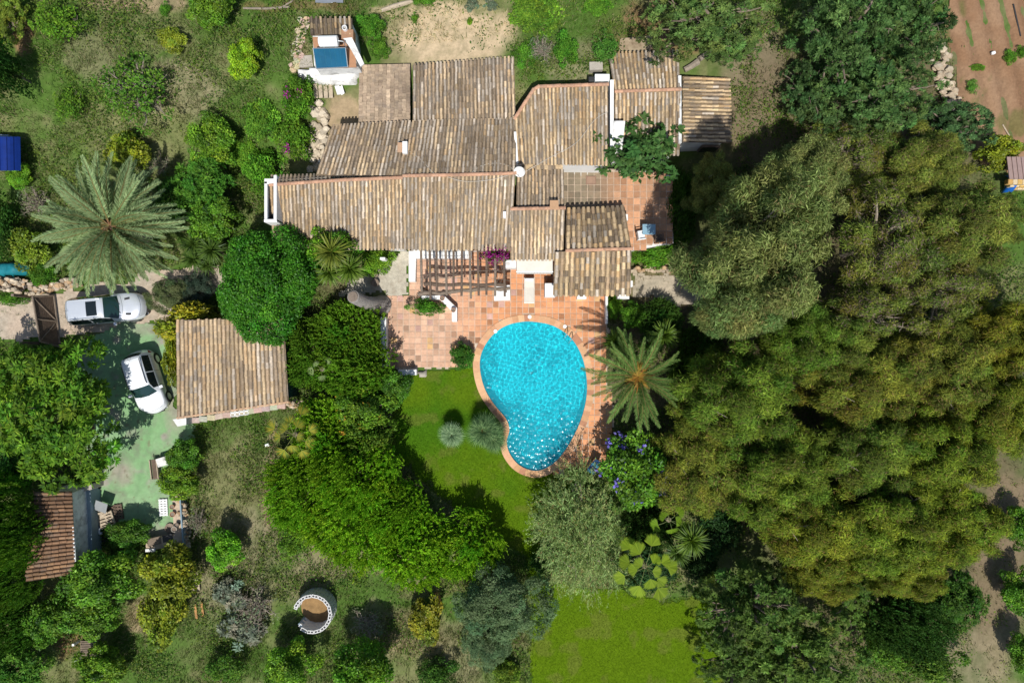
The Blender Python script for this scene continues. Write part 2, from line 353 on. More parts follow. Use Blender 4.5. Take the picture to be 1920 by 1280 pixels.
# ploughed field with furrows
cell = .12
P = np.array(FIELD); x = np.arange(P[:, 0].min(), P[:, 0].max(), cell); y = np.arange(P[:, 1].min(), P[:, 1].max(), cell)
X, Y = np.meshgrid(x, y, indexing='ij'); idx = np.arange(X.size).reshape(X.shape)
ok = inpoly(X + (fbm(X, Y, 2, 3) - .5) * .6, Y, FIELD).ravel()
F = np.stack([idx[:-1, :-1], idx[1:, :-1], idx[1:, 1:], idx[:-1, 1:]], -1).reshape(-1, 4); F = F[ok[F].all(1)]
u = X + Y * .22; fur = np.sin(u * 2 * math.pi / 1.15) * np.clip((Y - 9.5) / 3, .05, 1)
Zf = .03 + .075 * fur + (fbm(X * 1.5, Y * 1.5, 3, 4) - .5) * .10
fc = two((.25, .142, .078), (.30, .185, .108), 1.5, 71)(X, Y) * (1 - .18 * (fur < -.4))[..., None]
gw = np.clip((fbm(X / 1.1, Y / 2.5, 91, 4) - .60) * 7, 0, .6)[..., None]; fc = fc + (np.array((.10, .12, .03)) - fc) * gw
me = np_mesh('ploughed_field', np.stack([X, Y, Zf], -1).reshape(-1, 3), F, fc.reshape(-1, 3), smooth=True, domain='POINT'); me.materials.append(gm)
o = bpy.data.objects.new('ploughed_field', me); COL.objects.link(o); tag(o, kind='structure')

# ------------------------------------------------------------------ pool
def cyc(poly): return list(zip(poly, poly[1:] + poly[:1]))
DEPTH = 1.25
mb = MB(); n = len(POOL)
A = [(p[0], p[1], .045) for p in POOL]; B = [(p[0], p[1], -DEPTH - .035 * (p[1] + 3)) for p in POOL]
mb.add(A + B, [(i, (i + 1) % n, n + (i + 1) % n, n + i) for i in range(n)] + [tuple(range(n, 2 * n))])
basin_m = mat('pool_lining', (.84, .88, .88), .6, mottle=.05, mscale=3)
tag(mb.build('pool_basin', basin_m), kind='structure')
mb = MB(); Lp = 0; seg = catmull(POOL_PX, 12); inn = [tuple(G(*p)[:2]) for p in seg]; out = offset_poly(inn, .40); n = len(inn)
acc = 0; tile_i = 0; cc = (.58, .30, .16)
for i in range(n):
    a, b = inn[i], inn[(i + 1) % n]; c, d = out[(i + 1) % n], out[i]
    acc += math.dist(a, b)
    if acc > .28:
        acc = 0; r = random.random(); cc = (.50 + .16 * r, .25 + .13 * r + .03 * random.random(), .13 + .09 * r)
        if random.random() < .15: cc = (.42, .20, .11)
    z = .062
    mb.add([(*a, z), (*b, z), (*c, z), (*d, z), (*a, -.02), (*b, -.02), (*c, -.06), (*d, -.06)], [(0, 1, 2, 3), (0, 4, 5, 1), (3, 2, 6, 7)], cc)
tag(mb.build('pool_coping', M['attr']), kind='structure')
# water: a rippled surface
wc = .032; P = np.array(POOL); x = np.arange(P[:, 0].min() - .2, P[:, 0].max() + .2, wc); y = np.arange(P[:, 1].min() - .2, P[:, 1].max() + .2, wc)
X, Y = np.meshgrid(x, y, indexing='ij'); idx = np.arange(X.size).reshape(X.shape); ok = inpoly(X, Y, offset_poly(POOL, .05)).ravel()
F = np.stack([idx[:-1, :-1], idx[1:, :-1], idx[1:, 1:], idx[:-1, 1:]], -1).reshape(-1, 4); F = F[ok[F].all(1)]
Zw = np.zeros_like(X); rw = np.random.default_rng(5)
for k in range(46):
    lam = rw.uniform(.16, .40); th = rw.uniform(0, 2 * math.pi); ph = rw.uniform(0, 6.28)
    Zw += np.sin((X * math.cos(th) + Y * math.sin(th)) * 2 * math.pi / lam + ph) * lam * .0043
for k in range(24):
    lam = rw.uniform(.11, .17); th = rw.uniform(0, 2 * math.pi); ph = rw.uniform(0, 6.28)
    Zw += np.sin((X * math.cos(th) + Y * math.sin(th)) * 2 * math.pi / lam + ph) * lam * .0024
south = sstep((-Y - 3.6) / 3.0); Zw = Zw * (.72 + .85 * south + .55 * np.clip((fbm(X / 1.6, Y / 1.6, 88, 3) - .5) * 3, -.4, .8))
me = np_mesh('pool_water', np.stack([X, Y, Zw - .07], -1).reshape(-1, 3), F, smooth=True)
wm = bpy.data.materials.new('water'); wm.use_nodes = True; N = wm.node_tree.nodes; L = wm.node_tree.links; N.remove(N['Principled BSDF'])
tr = N.new('ShaderNodeBsdfRefraction'); tr.inputs[0].default_value = (.15, .92, 1, 1); tr.inputs['IOR'].default_value = 1.33; tr.inputs['Roughness'].default_value = 0
di = N.new('ShaderNodeBsdfDiffuse'); di.inputs[0].default_value = (.03, .68, .86, 1)
gl = N.new('ShaderNodeBsdfGlossy'); gl.inputs['Roughness'].default_value = .19
fr = N.new('ShaderNodeFresnel'); fr.inputs[0].default_value = 1.33
m1 = N.new('ShaderNodeMixShader'); m1.inputs[0].default_value = .28; m2 = N.new('ShaderNodeMixShader')
tc = N.new('ShaderNodeTexCoord'); nz = N.new('ShaderNodeTexNoise'); nz.inputs['Scale'].default_value = 9; nz.inputs['Detail'].default_value = 2; L.new(tc.outputs['Object'], nz.inputs['Vector'])
bp = N.new('ShaderNodeBump'); bp.inputs['Strength'].default_value = 1; bp.inputs['Distance'].default_value = .05; L.new(nz.outputs[0], bp.inputs['Height'])
for s_ in (di,): L.new(bp.outputs[0], s_.inputs['Normal'])
L.new(tr.outputs[0], m1.inputs[1]); L.new(di.outputs[0], m1.inputs[2]); L.new(fr.outputs[0], m2.inputs[0]); L.new(m1.outputs[0], m2.inputs[1]); L.new(gl.outputs[0], m2.inputs[2])
L.new(m2.outputs[0], N['Material Output'].inputs[0]); me.materials.append(wm)
o = bpy.data.objects.new('pool_water', me); COL.objects.link(o); tag(o, kind='structure')
o.cycles.is_caustics_caster = True; bpy.data.objects['pool_basin'].cycles.is_caustics_receiver = True; sd.cycles.is_caustics_light = True

# ------------------------------------------------------------------ patio and terrace tiles
def tiles(name, poly, size, z, palette, hole=None, rot=0.0, gcol=(.52, .42, .33)):
    mb = MB(); P = np.array(poly); x0, y0 = P.min(0); x1, y1 = P.max(0); g = .017
    jj = 0
    y = y0
    while y < y1:
        x = x0
        while x < x1:
            cx, cy = x + size / 2, y + size / 2
            c4 = np.array([(x, y), (x + size, y), (x + size, y + size), (x, y + size), (cx, cy)])
            ins = inpoly(c4[:, 0], c4[:, 1], poly)
            if ins[4] and (hole is None or not inpoly(c4[:, 0], c4[:, 1], hole).any()):
                col = palette(cx, cy); dz = random.uniform(-.003, .003)
                mb.box(cx, cy, z - .02 + dz, size - 2 * g, size - 2 * g, .04, 0, col)
            x += size
        y += size
    return mb
def pal_patio(x, y):
    px = x * K + 960; r = random.random(); b = random.uniform(.88, 1.1)
    left = np.array((.58, .35, .23)); right = np.array((.60, .265, .12)); t = min(1, max(0, (px - 830) / 90)); c = left + (right - left) * t
    if r < .12: c = c * .62
    elif r < .17: c = np.array((.50, .30, .24))
    elif r < .34: c = c * 1.10 + .015
    elif r < .37: c = np.array((.60, .36, .16))
    w = float(fbm(np.array([x / 1.5]), np.array([y / 1.5]), 17, 3)[0]); c = c * (.8 + .4 * w)
    return tuple(np.clip(c * b, 0, .8))
tm = mat('terracotta_tile', attr=True, rough=.75, mottle=.18, mscale=5, bump=.15, bscale=20, stain=(.34, .22, .14), stain_amt=.6, stain_scale=1.0)
mb = tiles('patio', PATIO, .35, .032, pal_patio, hole=offset_poly(POOL, .12)); tag(mb.build('patio', tm), kind='structure')
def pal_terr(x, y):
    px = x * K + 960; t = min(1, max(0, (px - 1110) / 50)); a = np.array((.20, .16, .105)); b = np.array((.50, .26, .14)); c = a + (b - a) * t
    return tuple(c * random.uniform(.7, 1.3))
mb = tiles('terrace', TERR, .37, 1.582, pal_terr); tag(mb.build('terrace', tm), kind='structure')
grout = mat('grout', (.50, .40, .31), .9, mottle=.2)
for nm, poly in (('patio_bed', PATIO), ('terrace_bed', TERR)):
    X0 = sheet(nm, poly, .006 if nm[0] == 'p' else 1.556, two((.50, .38, .28), (.55, .44, .34), 1, 4), gravel_m, .1, hole=offset_poly(POOL, .2))

mb = MB(); mb.prism(offset_poly(TERR, .02), -.05, 1.55); tag(mb.build('terrace_base', M['oldplaster']), kind='structure')
# ------------------------------------------------------------------ roofs of barrel tiles
TAN = (.53, .383, .218); ORA = (.50, .32, .15); GRY = (.385, .335, .27); DRK = (.17, .125, .08); PAL = (.57, .485, .385); BRN = (.29, .21, .13); RED = (.42, .29, .17); YEL = (.55, .40, .22)
PALS = {'sun': [(TAN, 4), (ORA, 1.2), (GRY, 2.4), (DRK, .5), (PAL, 1.8), (BRN, 1.3), (YEL, 1.5), (RED, .3)],
        'old': [(TAN, 2.0), (ORA, .5), (GRY, 2.5), (DRK, 1.6), (PAL, .8), (BRN, 3.0), (YEL, .7), (RED, .5)],
        'patchy': [(TAN, 2.4), (ORA, 1.2), (GRY, 1.2), (DRK, 3.0), (PAL, .5), (BRN, 2.0), (YEL, 2.0), (RED, .5)],
        'patchysun': [(TAN, 3.2), (ORA, 1.2), (GRY, .8), (DRK, 1.5), (PAL, .5), (BRN, 1.4), (YEL, 2.4), (RED, 1.2)],  # patchy mix for the sunny pitch, its sunlight put into paler tiles
        'bright': [(TAN, 3), (ORA, 2.2), (GRY, 1.8), (DRK, .6), (PAL, 2.2), (BRN, 1), (YEL, 2.2)],
        'orange': [(TAN, 3), (ORA, 1.6), (GRY, .8), (DRK, 2.0), (PAL, .4), (BRN, 2.2), (YEL, 2.4)],
        'garage': [(TAN, 4), (ORA, 1.6), (GRY, 1), (DRK, .4), (PAL, 1.2), (BRN, 1.0), (YEL, 2), (RED, 1)],
        'flat': [((.34, .25, .165), 6), ((.28, .20, .135), 3), ((.40, .30, .20), 1)],
        'shed': [((.22, .125, .068), 4), ((.18, .10, .055), 3), (BRN, .5), ((.28, .16, .08), 1)]}
def pick(pal):
    t = PALS[pal]; r = random.random() * sum(w for _, w in t)
    for c, w in t:
        r -= w
        if r <= 0: break
    b = random.uniform(.84, 1.16); q = .0 if pal == 'shed' else .12 if pal[:5] == 'patch' else .22 if pal in ('bright', 'orange') else .36; mn = (.465, .352, .240)
    return tuple((c[i] * (1 - q) + mn[i] * q) * b for i in range(3))
def poly_at(pl, u, ax):
    a, b = pl[0][ax], pl[-1][ax]; v = a + (b - a) * u
    for p, q in zip(pl, pl[1:]):
        if (p[ax] - v) * (q[ax] - v) <= 1e-9 and p[ax] != q[ax]:
            t = (v - p[ax]) / (q[ax] - p[ax]); return (p[0] + (q[0] - p[0]) * t, p[1] + (q[1] - p[1]) * t)
    return pl[-1]
def roof(parent, top, bot, tz, bz, pal, ax=0, pitch=.205, tl=.34, flat=False, cap=None, name='roof', clust=.5, low=None, rr=.066):
    """tile runs go from the top line (height tz) down to the bottom line (height bz)"""
    # heights follow the plane through both lines
    oth = 1 - ax
    ty = sum(p[oth] for p in top) / len(top) if low is None else low
    def W(p, side):
        if low is not None:
            by = bot[0][oth]; t = (p[oth] - low) / (by - low); return G(p[0], p[1], tz + (bz - tz) * t)
        return G(p[0], p[1], tz if side == 0 else bz)
    a0, a1 = W(poly_at(bot, 0, ax), 1), W(poly_at(bot, 1, ax), 1)
    b0, b1 = W(poly_at(top, 0, ax), 0), W(poly_at(top, 1, ax), 0)
    ncol = max(2, int(round(max((a1 - a0).length, (b1 - b0).length) / pitch)))
    mb = MB(); NS = 5
    last = pick(pal)
    for j in range(ncol):
        u = (j + .5) / ncol; T = W(poly_at(top, u, ax), 0); E = W(poly_at(bot, u, ax), 1)
        d = E - T; ln = d.length
        if ln < .1: continue
        d.normalize()
        T1 = W(poly_at(top, min(1, u + .5 / ncol), ax), 0); T0 = W(poly_at(top, max(0, u - .5 / ncol), ax), 0)
        E1 = W(poly_at(bot, min(1, u + .5 / ncol), ax), 1); E0 = W(poly_at(bot, max(0, u - .5 / ncol), ax), 1)
        s = (E1 - E0).normalized(); nrm = s.cross(d)
        if nrm.z < 0: nrm = -nrm
        nrm.normalize()
        nt = max(1, int(round(ln / tl))); step = ln / nt; ph = random.uniform(-.06, .06)
        colstreak = random.uniform(.85, 1.12)
        for i in range(nt):
            if random.random() > clust: last = pick(pal)
            wv = float(vnoise(np.array([j * .16 + 3]), np.array([i * .22 + nt]), 31)[0]); br = colstreak * (.74 + .52 * wv) * random.uniform(.84, 1.16); c = tuple(min(.75, k * br) for k in last); t0 = i / nt; t1 = (i + 1) / nt
            pa0 = T0.lerp(E0, t0); pa1 = T1.lerp(E1, t0); pb0 = T0.lerp(E0, t1); pb1 = T1.lerp(E1, t1)
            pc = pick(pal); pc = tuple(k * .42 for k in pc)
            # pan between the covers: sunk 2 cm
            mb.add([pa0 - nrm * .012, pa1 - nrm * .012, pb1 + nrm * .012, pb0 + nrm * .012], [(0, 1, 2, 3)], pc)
            off = s * random.uniform(-.014, .014)
            A = T + d * (step * i + ph - (.03 if i else 0)) + off; B = T + d * (step * (i + 1) + ph * (i < nt - 1) + .02 + (.05 if i == nt - 1 else 0)) + off + s * random.uniform(-.012, .012)
            if flat:
                w = (T1 - T0).length * .5
                mb.add([A - s * w * .96 + nrm * .015, A + s * w * .96 + nrm * .015, B + s * w * .96 + nrm * .05, B - s * w * .96 + nrm * .05, B - s * w * .96 - nrm * .0, B + s * w * .96 - nrm * .0], [(0, 1, 2, 3), (3, 2, 5, 4)], c)
                continue
            va = []; r0 = rr * .86; r1 = rr
            for k in range(NS + 1):
                an = math.pi * k / NS; va.append(A + s * (math.cos(an) * r0) + nrm * (math.sin(an) * r0 * .82 + .012))
            for k in range(NS + 1):
                an = math.pi * k / NS; va.append(B + s * (math.cos(an) * r1) + nrm * (math.sin(an) * r1 * .86 + .034))
            fs = [(k, k + 1, NS + 1 + k + 1, NS + 1 + k) for k in range(NS)]
            fs.append(tuple(range(NS + 1, 2 * NS + 2)))
            mb.add(va, fs, c)
    # deck under the tiles
    tp = [W(p, 0) for p in top]; bt = [W(p, 1) for p in bot]; dk = tp + bt[::-1]; n = len(dk)
    lo = [p - Vector((0, 0, .10)) for p in dk]; up = [p - Vector((0, 0, .03)) for p in dk]
    mb.add(up + lo, [tuple(range(n)), tuple(range(2 * n - 1, n - 1, -1))] + [(i, (i + 1) % n, n + (i + 1) % n, n + i) for i in range(n)], (.16, .12, .085))
    o = mb.build(name, M['tile'], parent)
    if cap:
        capline(o, tp, cap)
    return o, tp, bt
def capline(parent, line, cap, r=.095):
    cb = MB(); L = [0]
    for a, b in zip(line, line[1:]): L.append(L[-1] + (b - a).length)
    n = max(1, int(L[-1] / .36))
    def at(t):
        for i in range(len(line) - 1):
            if t <= L[i + 1] + 1e-6: return line[i].lerp(line[i + 1], (t - L[i]) / max(1e-6, L[i + 1] - L[i]))
        return line[-1]
    for i in range(n):
        A = at(L[-1] * i / n); B = at(L[-1] * (i + 1) / n); d = (B - A).normalized(); s = d.cross(Vector((0, 0, 1))).normalized(); up = s.cross(d)
        j = random.uniform(-.01, .01); B = B + d * .04 + s * j; va = []
        for P_, rr in ((A, r * .9), (B, r * 1.04)):
            for k in range(6):
                an = math.pi * k / 5; va.append(P_ + s * (math.cos(an) * rr) + up * (math.sin(an) * rr * .75 + .045 + (.015 if rr > r else 0)))
        b = random.uniform(.8, 1.15); c = tuple(k * b for k in cap)
        cb.add(va, [(k, k + 1, 7 + k, 6 + k) for k in range(5)] + [tuple(range(6, 12))], c)
    return cb.build('ridge_cap', M['tile'], parent)
def walls(parent, tp, bt, inset=.22, z0=0.0, m=None, drop=.13):
    dk = tp + bt[::-1]; xy = [(p.x, p.y) for p in dk]; ins = offset_poly(xy, -inset)
    mb = MB(); mb.prism(ins, z0, [p.z - drop for p in dk]); return mb.build('wall', m or M['plaster'], parent)

CAPC = (.47, .27, .17)
house = thing('house', G(860, 330), 'rambling white farmhouse under a patchwork of weathered clay tile roofs', 'house')
def sec(top, bot, tz, bz, pal, cap=None, wall=True, inset=.22, **k):
    o, tp, bt = roof(house, top, bot, tz, bz, pal, cap=cap, **k)
    if wall: walls(house, tp, bt, inset)
    return o
sec([(505, 347), (640, 338), (755, 333)], [(512, 467), (630, 466), (756, 466)], 4.15, 2.75, 'sun', cap=CAPC)
sec([(755, 330), (860, 328), (967, 325)], [(756, 467), (860, 467), (957, 467)], 4.35, 2.85, 'sun', cap=CAPC)
sec([(505, 345), (560, 342), (622, 338)], [(507, 331), (560, 330), (622, 328)], 4.13, 3.75, 'old')
sec([(592, 329), (755, 328), (967, 323)], [(622, 237), (775, 229), (968, 224)], 4.30, 3.40, 'old')
sec([(774, 228), (860, 226), (967, 224)], [(774, 123), (860, 117), (964, 108)], 3.34, 2.92, 'old')
sec([(672, 236), (720, 234), (769, 232)], [(674, 125), (720, 124), (769, 123)], 3.20, 2.90, 'flat', flat=True, tl=.16, pitch=.22, clust=.6)
sec([(964, 224), (1004, 163), (1140, 159)], [(970, 306), (1005, 307), (1140, 309)], 4.20, 3.50, 'bright', cap=CAPC, low=160, inset=.04, clust=.72)
sec([(1152, 172), (1215, 170), (1276, 168)], [(1141, 101), (1210, 99), (1273, 97)], 3.85, 3.35, 'bright', cap=CAPC)
sec([(1152, 174), (1215, 172), (1276, 170)], [(1152, 290), (1215, 290), (1274, 290)], 3.83, 2.95, 'bright')
sec([(1280, 143), (1280, 205), (1280, 266)], [(1366, 146), (1368, 205), (1369, 268)], 3.3, 2.75, 'orange', ax=1)
sec([(968, 388), (1010, 388), (1058, 387)], [(969, 320), (1010, 319), (1057, 318)], 3.45, 2.95, 'old')
sec([(957, 392), (1010, 391), (1059, 390)], [(957, 486), (1010, 486), (1056, 486)], 3.72, 2.70, 'sun', cap=CAPC)
sec([(1060, 470), (1120, 468), (1184, 466)], [(1062, 393), (1120, 391), (1171, 388)], 3.15, 2.35, 'patchy', cap=CAPC, wall=False, clust=.10, rr=.098, pitch=.29)
sec([(1040, 472), (1120, 470), (1184, 468)], [(1037, 553), (1110, 553), (1182, 552)], 3.13, 2.40, 'patchysun', wall=False, clust=.12, rr=.098, pitch=.29)
# low porch wall with piers under the small double-pitch roof
for px, py, sx, sy, z, h in ((1030, 546, .62, .78, 0, 1.05), (1089, 556, .55, .35, 0, .6), (1168, 556, .55, .35, 0, .6), (1160, 420, .35, .35, 0, 2.2), (1075, 420, .35, .35, 0, 2.2), (1168, 538, .35, .35, 0, 2.3), (1052, 534, .35, .35, 0, 2.3)):
    p = G(px, py); mb = MB(); mb.box(p.x, p.y, h / 2, sx, sy, h); mb.build('pier', M['plaster'], house, bevel=.02)
mb = MB(); p = G(1110, 544, 2.3); mb.box(p.x, p.y, 2.22, 3.9, .28, .2)
mb.build('lintel', M['plaster'], house, bevel=.02)
# parapets, gable copings and the white sloping stack between the eastern roofs
mb = MB(); a = G(1146, 150, 4.3); b = G(1146, 292, 3.6); mb.prism([(a.x - .06, a.y), (a.x + .13, a.y), (b.x + .13, b.y), (b.x - .06, b.y)], .0, [4.34, 4.34, 3.66, 3.66]); mb.build('parapet', M['plaster'], house, bevel=.02)
mb = MB(); a = G(1275, 140, 4.0); b = G(1275, 268, 3.3); mb.prism([(a.x - .07, a.y), (a.x + .10, a.y), (b.x + .10, b.y), (b.x - .07, b.y)], .0, [3.9, 3.9, 3.3, 3.3]); mb.build('parapet', M['oldplaster'], house, bevel=.02)
mb = MB(); a = G(1161, 227, 4.1); b = G(1156, 290, 3.2); mb.prism([(a.x - .28, a.y), (a.x + .32, a.y), (b.x + .26, b.y), (b.x - .36, b.y)], .0, [4.15, 4.15, 3.35, 3.35]); mb.build('chimney_breast', M['oldplaster'], house, bevel=.03)
mb = MB(); a = G(966, 246, 4.0); b = G(970, 308, 3.4); mb.prism([(a.x - .07, a.y), (a.x + .06, a.y), (b.x + .06, b.y), (b.x - .07, b.y)], 2.6, [3.92, 3.92, 3.62, 3.62]); mb.build('parapet', M['plaster'], house, bevel=.02)
mb = MB(); a = G(968, 322, 3.8); mb.box(a.x + .55, a.y + .55, 3.55, 1.6, .10, .14, .0, None)
# west gable chimney, open hollow top
ch = MB()
a = G(512, 380, 3.9)
for dx, dy, sx, sy, h in ((-.26, 0, .16, 2.1, .0), (.26, .15, .16, 2.4, .1), (0, -1.02, .68, .16, .05), (0, 1.05, .68, .28, .0)):
    ch.box(a.x + dx, a.y + dy, 3.75 / 2 + h / 2 + .25, sx, sy, 4.25 + h)
chim = ch.build('chimney', M['plaster'], house, bevel=.02)
ch = MB(); ch.box(a.x, a.y, 3.55, .355, 1.9, .1); ch.build('flue_floor', M['darkmetal'], chim); ch = MB()
for dx, dy, sx, sy in ((-.172, .02, .012, 1.88), (.172, .02, .012, 1.88), (0, -.93, .33, .012), (0, .90, .33, .012)): ch.box(a.x + dx, a.y + dy, 3.82, sx, sy, .5)
ch.build('flue_lining', mat('slate_grey', (.09, .10, .11), .85, mottle=.3), chim)
ch = MB(); ch.prism([(a.x - .62, a.y - .4), (a.x - .32, a.y - .9), (a.x - .32, a.y + .9), (a.x - .55, a.y + .5)], 3.2, 3.35, (.42, .27, .17)); ch.build('chimney_ledge', M['attr'], chim)
# small chimneys
def chimney(px, py, z, w, d, h, m, cap=None, potc=None):
    a = G(px, py, z + h); mb = MB(); mb.box(a.x, a.y, z + h / 2, w, d, h); o = mb.build('chimney', m, house, bevel=.015)
    if cap:
        mb = MB(); mb.box(a.x, a.y, z + h + .035, w + .12, d + .12, .06, 0, cap); mb.build('chimney_cap', M['attr'], o, bevel=.01)
    return o
chimney(759, 276, 3.5, .26, .62, .75, M['plaster'], None)
chimney(752, 277, 3.5, .24, .40, .55, M['attr'], (.45, .28, .17))
chimney(1039, 384, 3.1, .34, .34, .75, M['plaster'], (.45, .27, .15))
chimney(946, 402, 3.3, .16, .34, .55, M['plaster'])
# satellite dish with its foot on the ridge
d = MB(); c = G(974, 322, 4.5); prof = [(.02, -.08), (.13, -.07), (.23, -.035), (.30, .015)]
Mx = Matrix.Rotation(math.radians(40), 3, 'X') @ Matrix.Rotation(math.radians(-8), 3, 'Y')
vs = []; n = 20
for r, z in prof:
    for k in range(n): vs.append(c + Mx @ Vector((r * math.cos(2 * math.pi * k / n), r * math.sin(2 * math.pi * k / n), z)))
d.add(vs, [(i * n + k, i * n + (k + 1) % n, (i + 1) * n + (k + 1) % n, (i + 1) * n + k) for i in range(3) for k in range(n)])
dish = d.build('satellite_dish', M['oldplaster'], house, smooth=True)
d = MB(); d.tube([c + Vector((0, .02, -.12)), c + Vector((.0, .05, -.75))], .025); d.tube([c + Mx @ Vector((0, -.3, 0)), c + Mx @ Vector((0, -.1, .42))], .012); d.build('bracket', M['metal'], dish)
# cables lying over the tiles
mb = MB()
for line in ([(768, 284), (790, 300), (806, 318), (815, 326)], [(880, 328), (900, 312), (930, 306), (955, 312), (972, 330)], [(985, 322), (1030, 296), (1080, 268), (1115, 225), (1140, 210)], [(840, 332), (870, 340), (915, 338), (955, 328)]):
    pts = [G(x, y, 0) for x, y in [tuple(p) for p in catmull(line, 5, False)]]
    def roofz(px, py):
        if px > 972: return 4.20 + (3.50 - 4.20) * (py - 160) / 146 + .13
        return (4.25 + (4.25 - 3.15) * (py - 326) / 100 + .13) if py < 329 else 4.35 + (2.85 - 4.35) * (py - 329) / 138 + .15
    mb.tube([G(x, y, roofz(x, y)) for x, y in [tuple(p) for p in catmull(line, 5, False)]], .009, 5)
mb.build('cable', M['fabric'], house)
# doors and windows on the south and east fronts
def opening(px, py, w, h, z0, kind, axis='s'):
    a = G(px, py); f = MB(); f.box(a.x, a.y - .02, z0 + h / 2, w + .16, .10, h + .16); fo = f.build(kind, M['darkwood'], house, bevel=.01)
    g = MB(); g.box(a.x, a.y - .055, z0 + h / 2, w, .06, h)
    g.build('pane', M['glass'], fo)
    if kind == 'door':
        g = MB(); g.tube([(a.x + w * .38, a.y - .09, z0 + 1.0), (a.x + w * .38, a.y - .16, z0 + 1.0)], .03); g.build('handle', M['metal'], fo)
def wall_y(eave_py, z): return 640 - (G(0, eave_py, z).y + .22) * K
ys_ = wall_y(467, 2.8)
opening(830, ys_, 1.5, 2.05, .05, 'door'); opening(890, ys_, 1.1, 1.1, 1.0, 'window'); opening(720, ys_, .9, 1.0, 1.0, 'window'); opening(610, ys_, .9, 1.0, 1.0, 'window')
ys_ = wall_y(486, 2.7); opening(1008, ys_, 1.2, 2.0, .05, 'door')
ys_ = wall_y(308, 3.5); opening(1090, ys_, .9, .9, 2.2, 'window')
ys_ = wall_y(267, 2.9); opening(1320, ys_, .9, .9, 1.0, 'window')
# eaves band of darker bare tiles where the east roof meets the low roof
mb = MB()
for i in range(11):
    a = G(982 + i * 7, 309 + random.uniform(-2, 2), 3.5); mb.box(a.x, a.y, 3.36, .20, .42, .07, random.uniform(-.1, .1), pick('patchy'))
mb.build('eaves_course', M['tile'], house)
# air conditioner on a bracket of the east block
ac = thing('air_conditioner', G(1128, 149, 3.2), 'white outdoor air conditioner box on the north-east roof edge', 'air conditioner')
mb = MB(); a = G(1128, 149, 3.8); mb.box(a.x, a.y, 3.8, .78, .36, .58); mb.build('casing', M['whitepaint'], ac, bevel=.03)
mb = MB(); mb.box(a.x - .55, a.y - .02, 3.65, .30, .26, .5); mb.build('grille', M['darkmetal'], ac, bevel=.02)
mb = MB(); mb.box(a.x, a.y, 3.46, .9, .4, .06); mb.box(a.x + .25, a.y - .1, 2.6, .06, .06, 1.7); mb.box(a.x - .35, a.y - .1, 2.6, .06, .06, 1.7); mb.build('bracket', M['metal'], ac)

OZ = 2.1
# ------------------------------------------------------------------ outbuilding with the solar water heater
ob = thing('outbuilding', G(622, 95), 'small white outbuilding with a tiled roof behind the solar water heater', 'outbuilding')
o, tp, bt = roof(ob, [(582, 66), (630, 66), (661, 66)], [(580, 35), (630, 35), (660, 35)], 2.7 + OZ, 2.25 + OZ, 'patchy', pitch=.25)
mb = MB(); e = [G(584, 40, 2.2 + OZ), G(658, 40, 2.2 + OZ), G(668, 118, 2.2 + OZ), G(588, 122, 2.2 + OZ)]; mb.prism([(p.x, p.y) for p in e], 0, [2.1 + OZ, 2.1 + OZ, 2.15 + OZ, 2.1 + OZ]); mb.build('wall', M['oldplaster'], ob)
mb = MB(); c4 = [G(586, 70, 2.2 + OZ), G(664, 70, 2.2 + OZ), G(668, 126, 2.2 + OZ), G(592, 128, 2.2 + OZ)]; mb.prism([(p.x, p.y) for p in c4], 2.12 + OZ, 2.2 + OZ, (.42, .22, .12)); mb.build('flat_roof', M['attr'], ob)
mb = MB(); a = G(653, 68, 2.5 + OZ); mb.box(a.x, a.y, 2.45 + OZ, .62, .5, .55, 0, (.34, .19, .11)); cs = mb.build('chimney', M['attr'], ob, bevel=.02)
mb = MB(); mb.lathe([(.13, 0), (.13, .38), (.10, .38), (.10, .1)], (a.x - .1, a.y + .25, 2.55 + OZ), 14); mb.build('flue_pipe', M['whitepaint'], cs)
mb = MB(); pts = [(645, 76), (662, 74), (681, 116), (674, 122), (655, 88)]; q = [G(x, y, 2.5 + OZ) for x, y in pts]; mb.prism([(p.x, p.y) for p in q], 2.15 + OZ, [2.75 + OZ, 2.75 + OZ, 2.3 + OZ, 2.3 + OZ, 2.6 + OZ]); mb.build('parapet', M['oldplaster'], ob, bevel=.02)
sh = thing('solar_heater', G(618, 100, 2.2 + OZ), 'blue solar water heater panel with a white tank on the outbuilding roof', 'solar heater')
mb = MB(); q = [G(587, 91, 3.0 + OZ), G(648, 90, 3.0 + OZ), G(652, 126, 2.4 + OZ), G(593, 129, 2.4 + OZ)]; zz = [3.0 + OZ, 3.0 + OZ, 2.42 + OZ, 2.42 + OZ]
mb.add([(p.x, p.y, z) for p, z in zip(q, zz)] + [(p.x, p.y, z - .08) for p, z in zip(q, zz)], [(0, 3, 2, 1), (4, 5, 6, 7), (0, 1, 5, 4), (1, 2, 6, 5), (2, 3, 7, 6), (3, 0, 4, 7)])
mb.build('panel', M['solar'], sh)
mb = MB()
for i in range(4): mb.tube([Vector(q[i]) * 1 + Vector((0, 0, .012)), Vector(q[(i + 1) % 4]) + Vector((0, 0, .012))], .022, 6)
for t in (.2, .4, .6, .8):
    A = q[0].lerp(q[1], t); B = q[3].lerp(q[2], t); 
mb.build('panel_frame', M['metal'], sh)
mb = MB()
for t in (.18, .34, .5, .66, .82):
    A = q[0].lerp(q[1], t); B = q[3].lerp(q[2], t); mb.tube([A.lerp(B, .04) + Vector((0, 0, .006)), A.lerp(B, .96) + Vector((0, 0, .006))], .007, 5)
mb.build('riser_pipe', mat('riser', (.02, .14, .20), .4), sh)
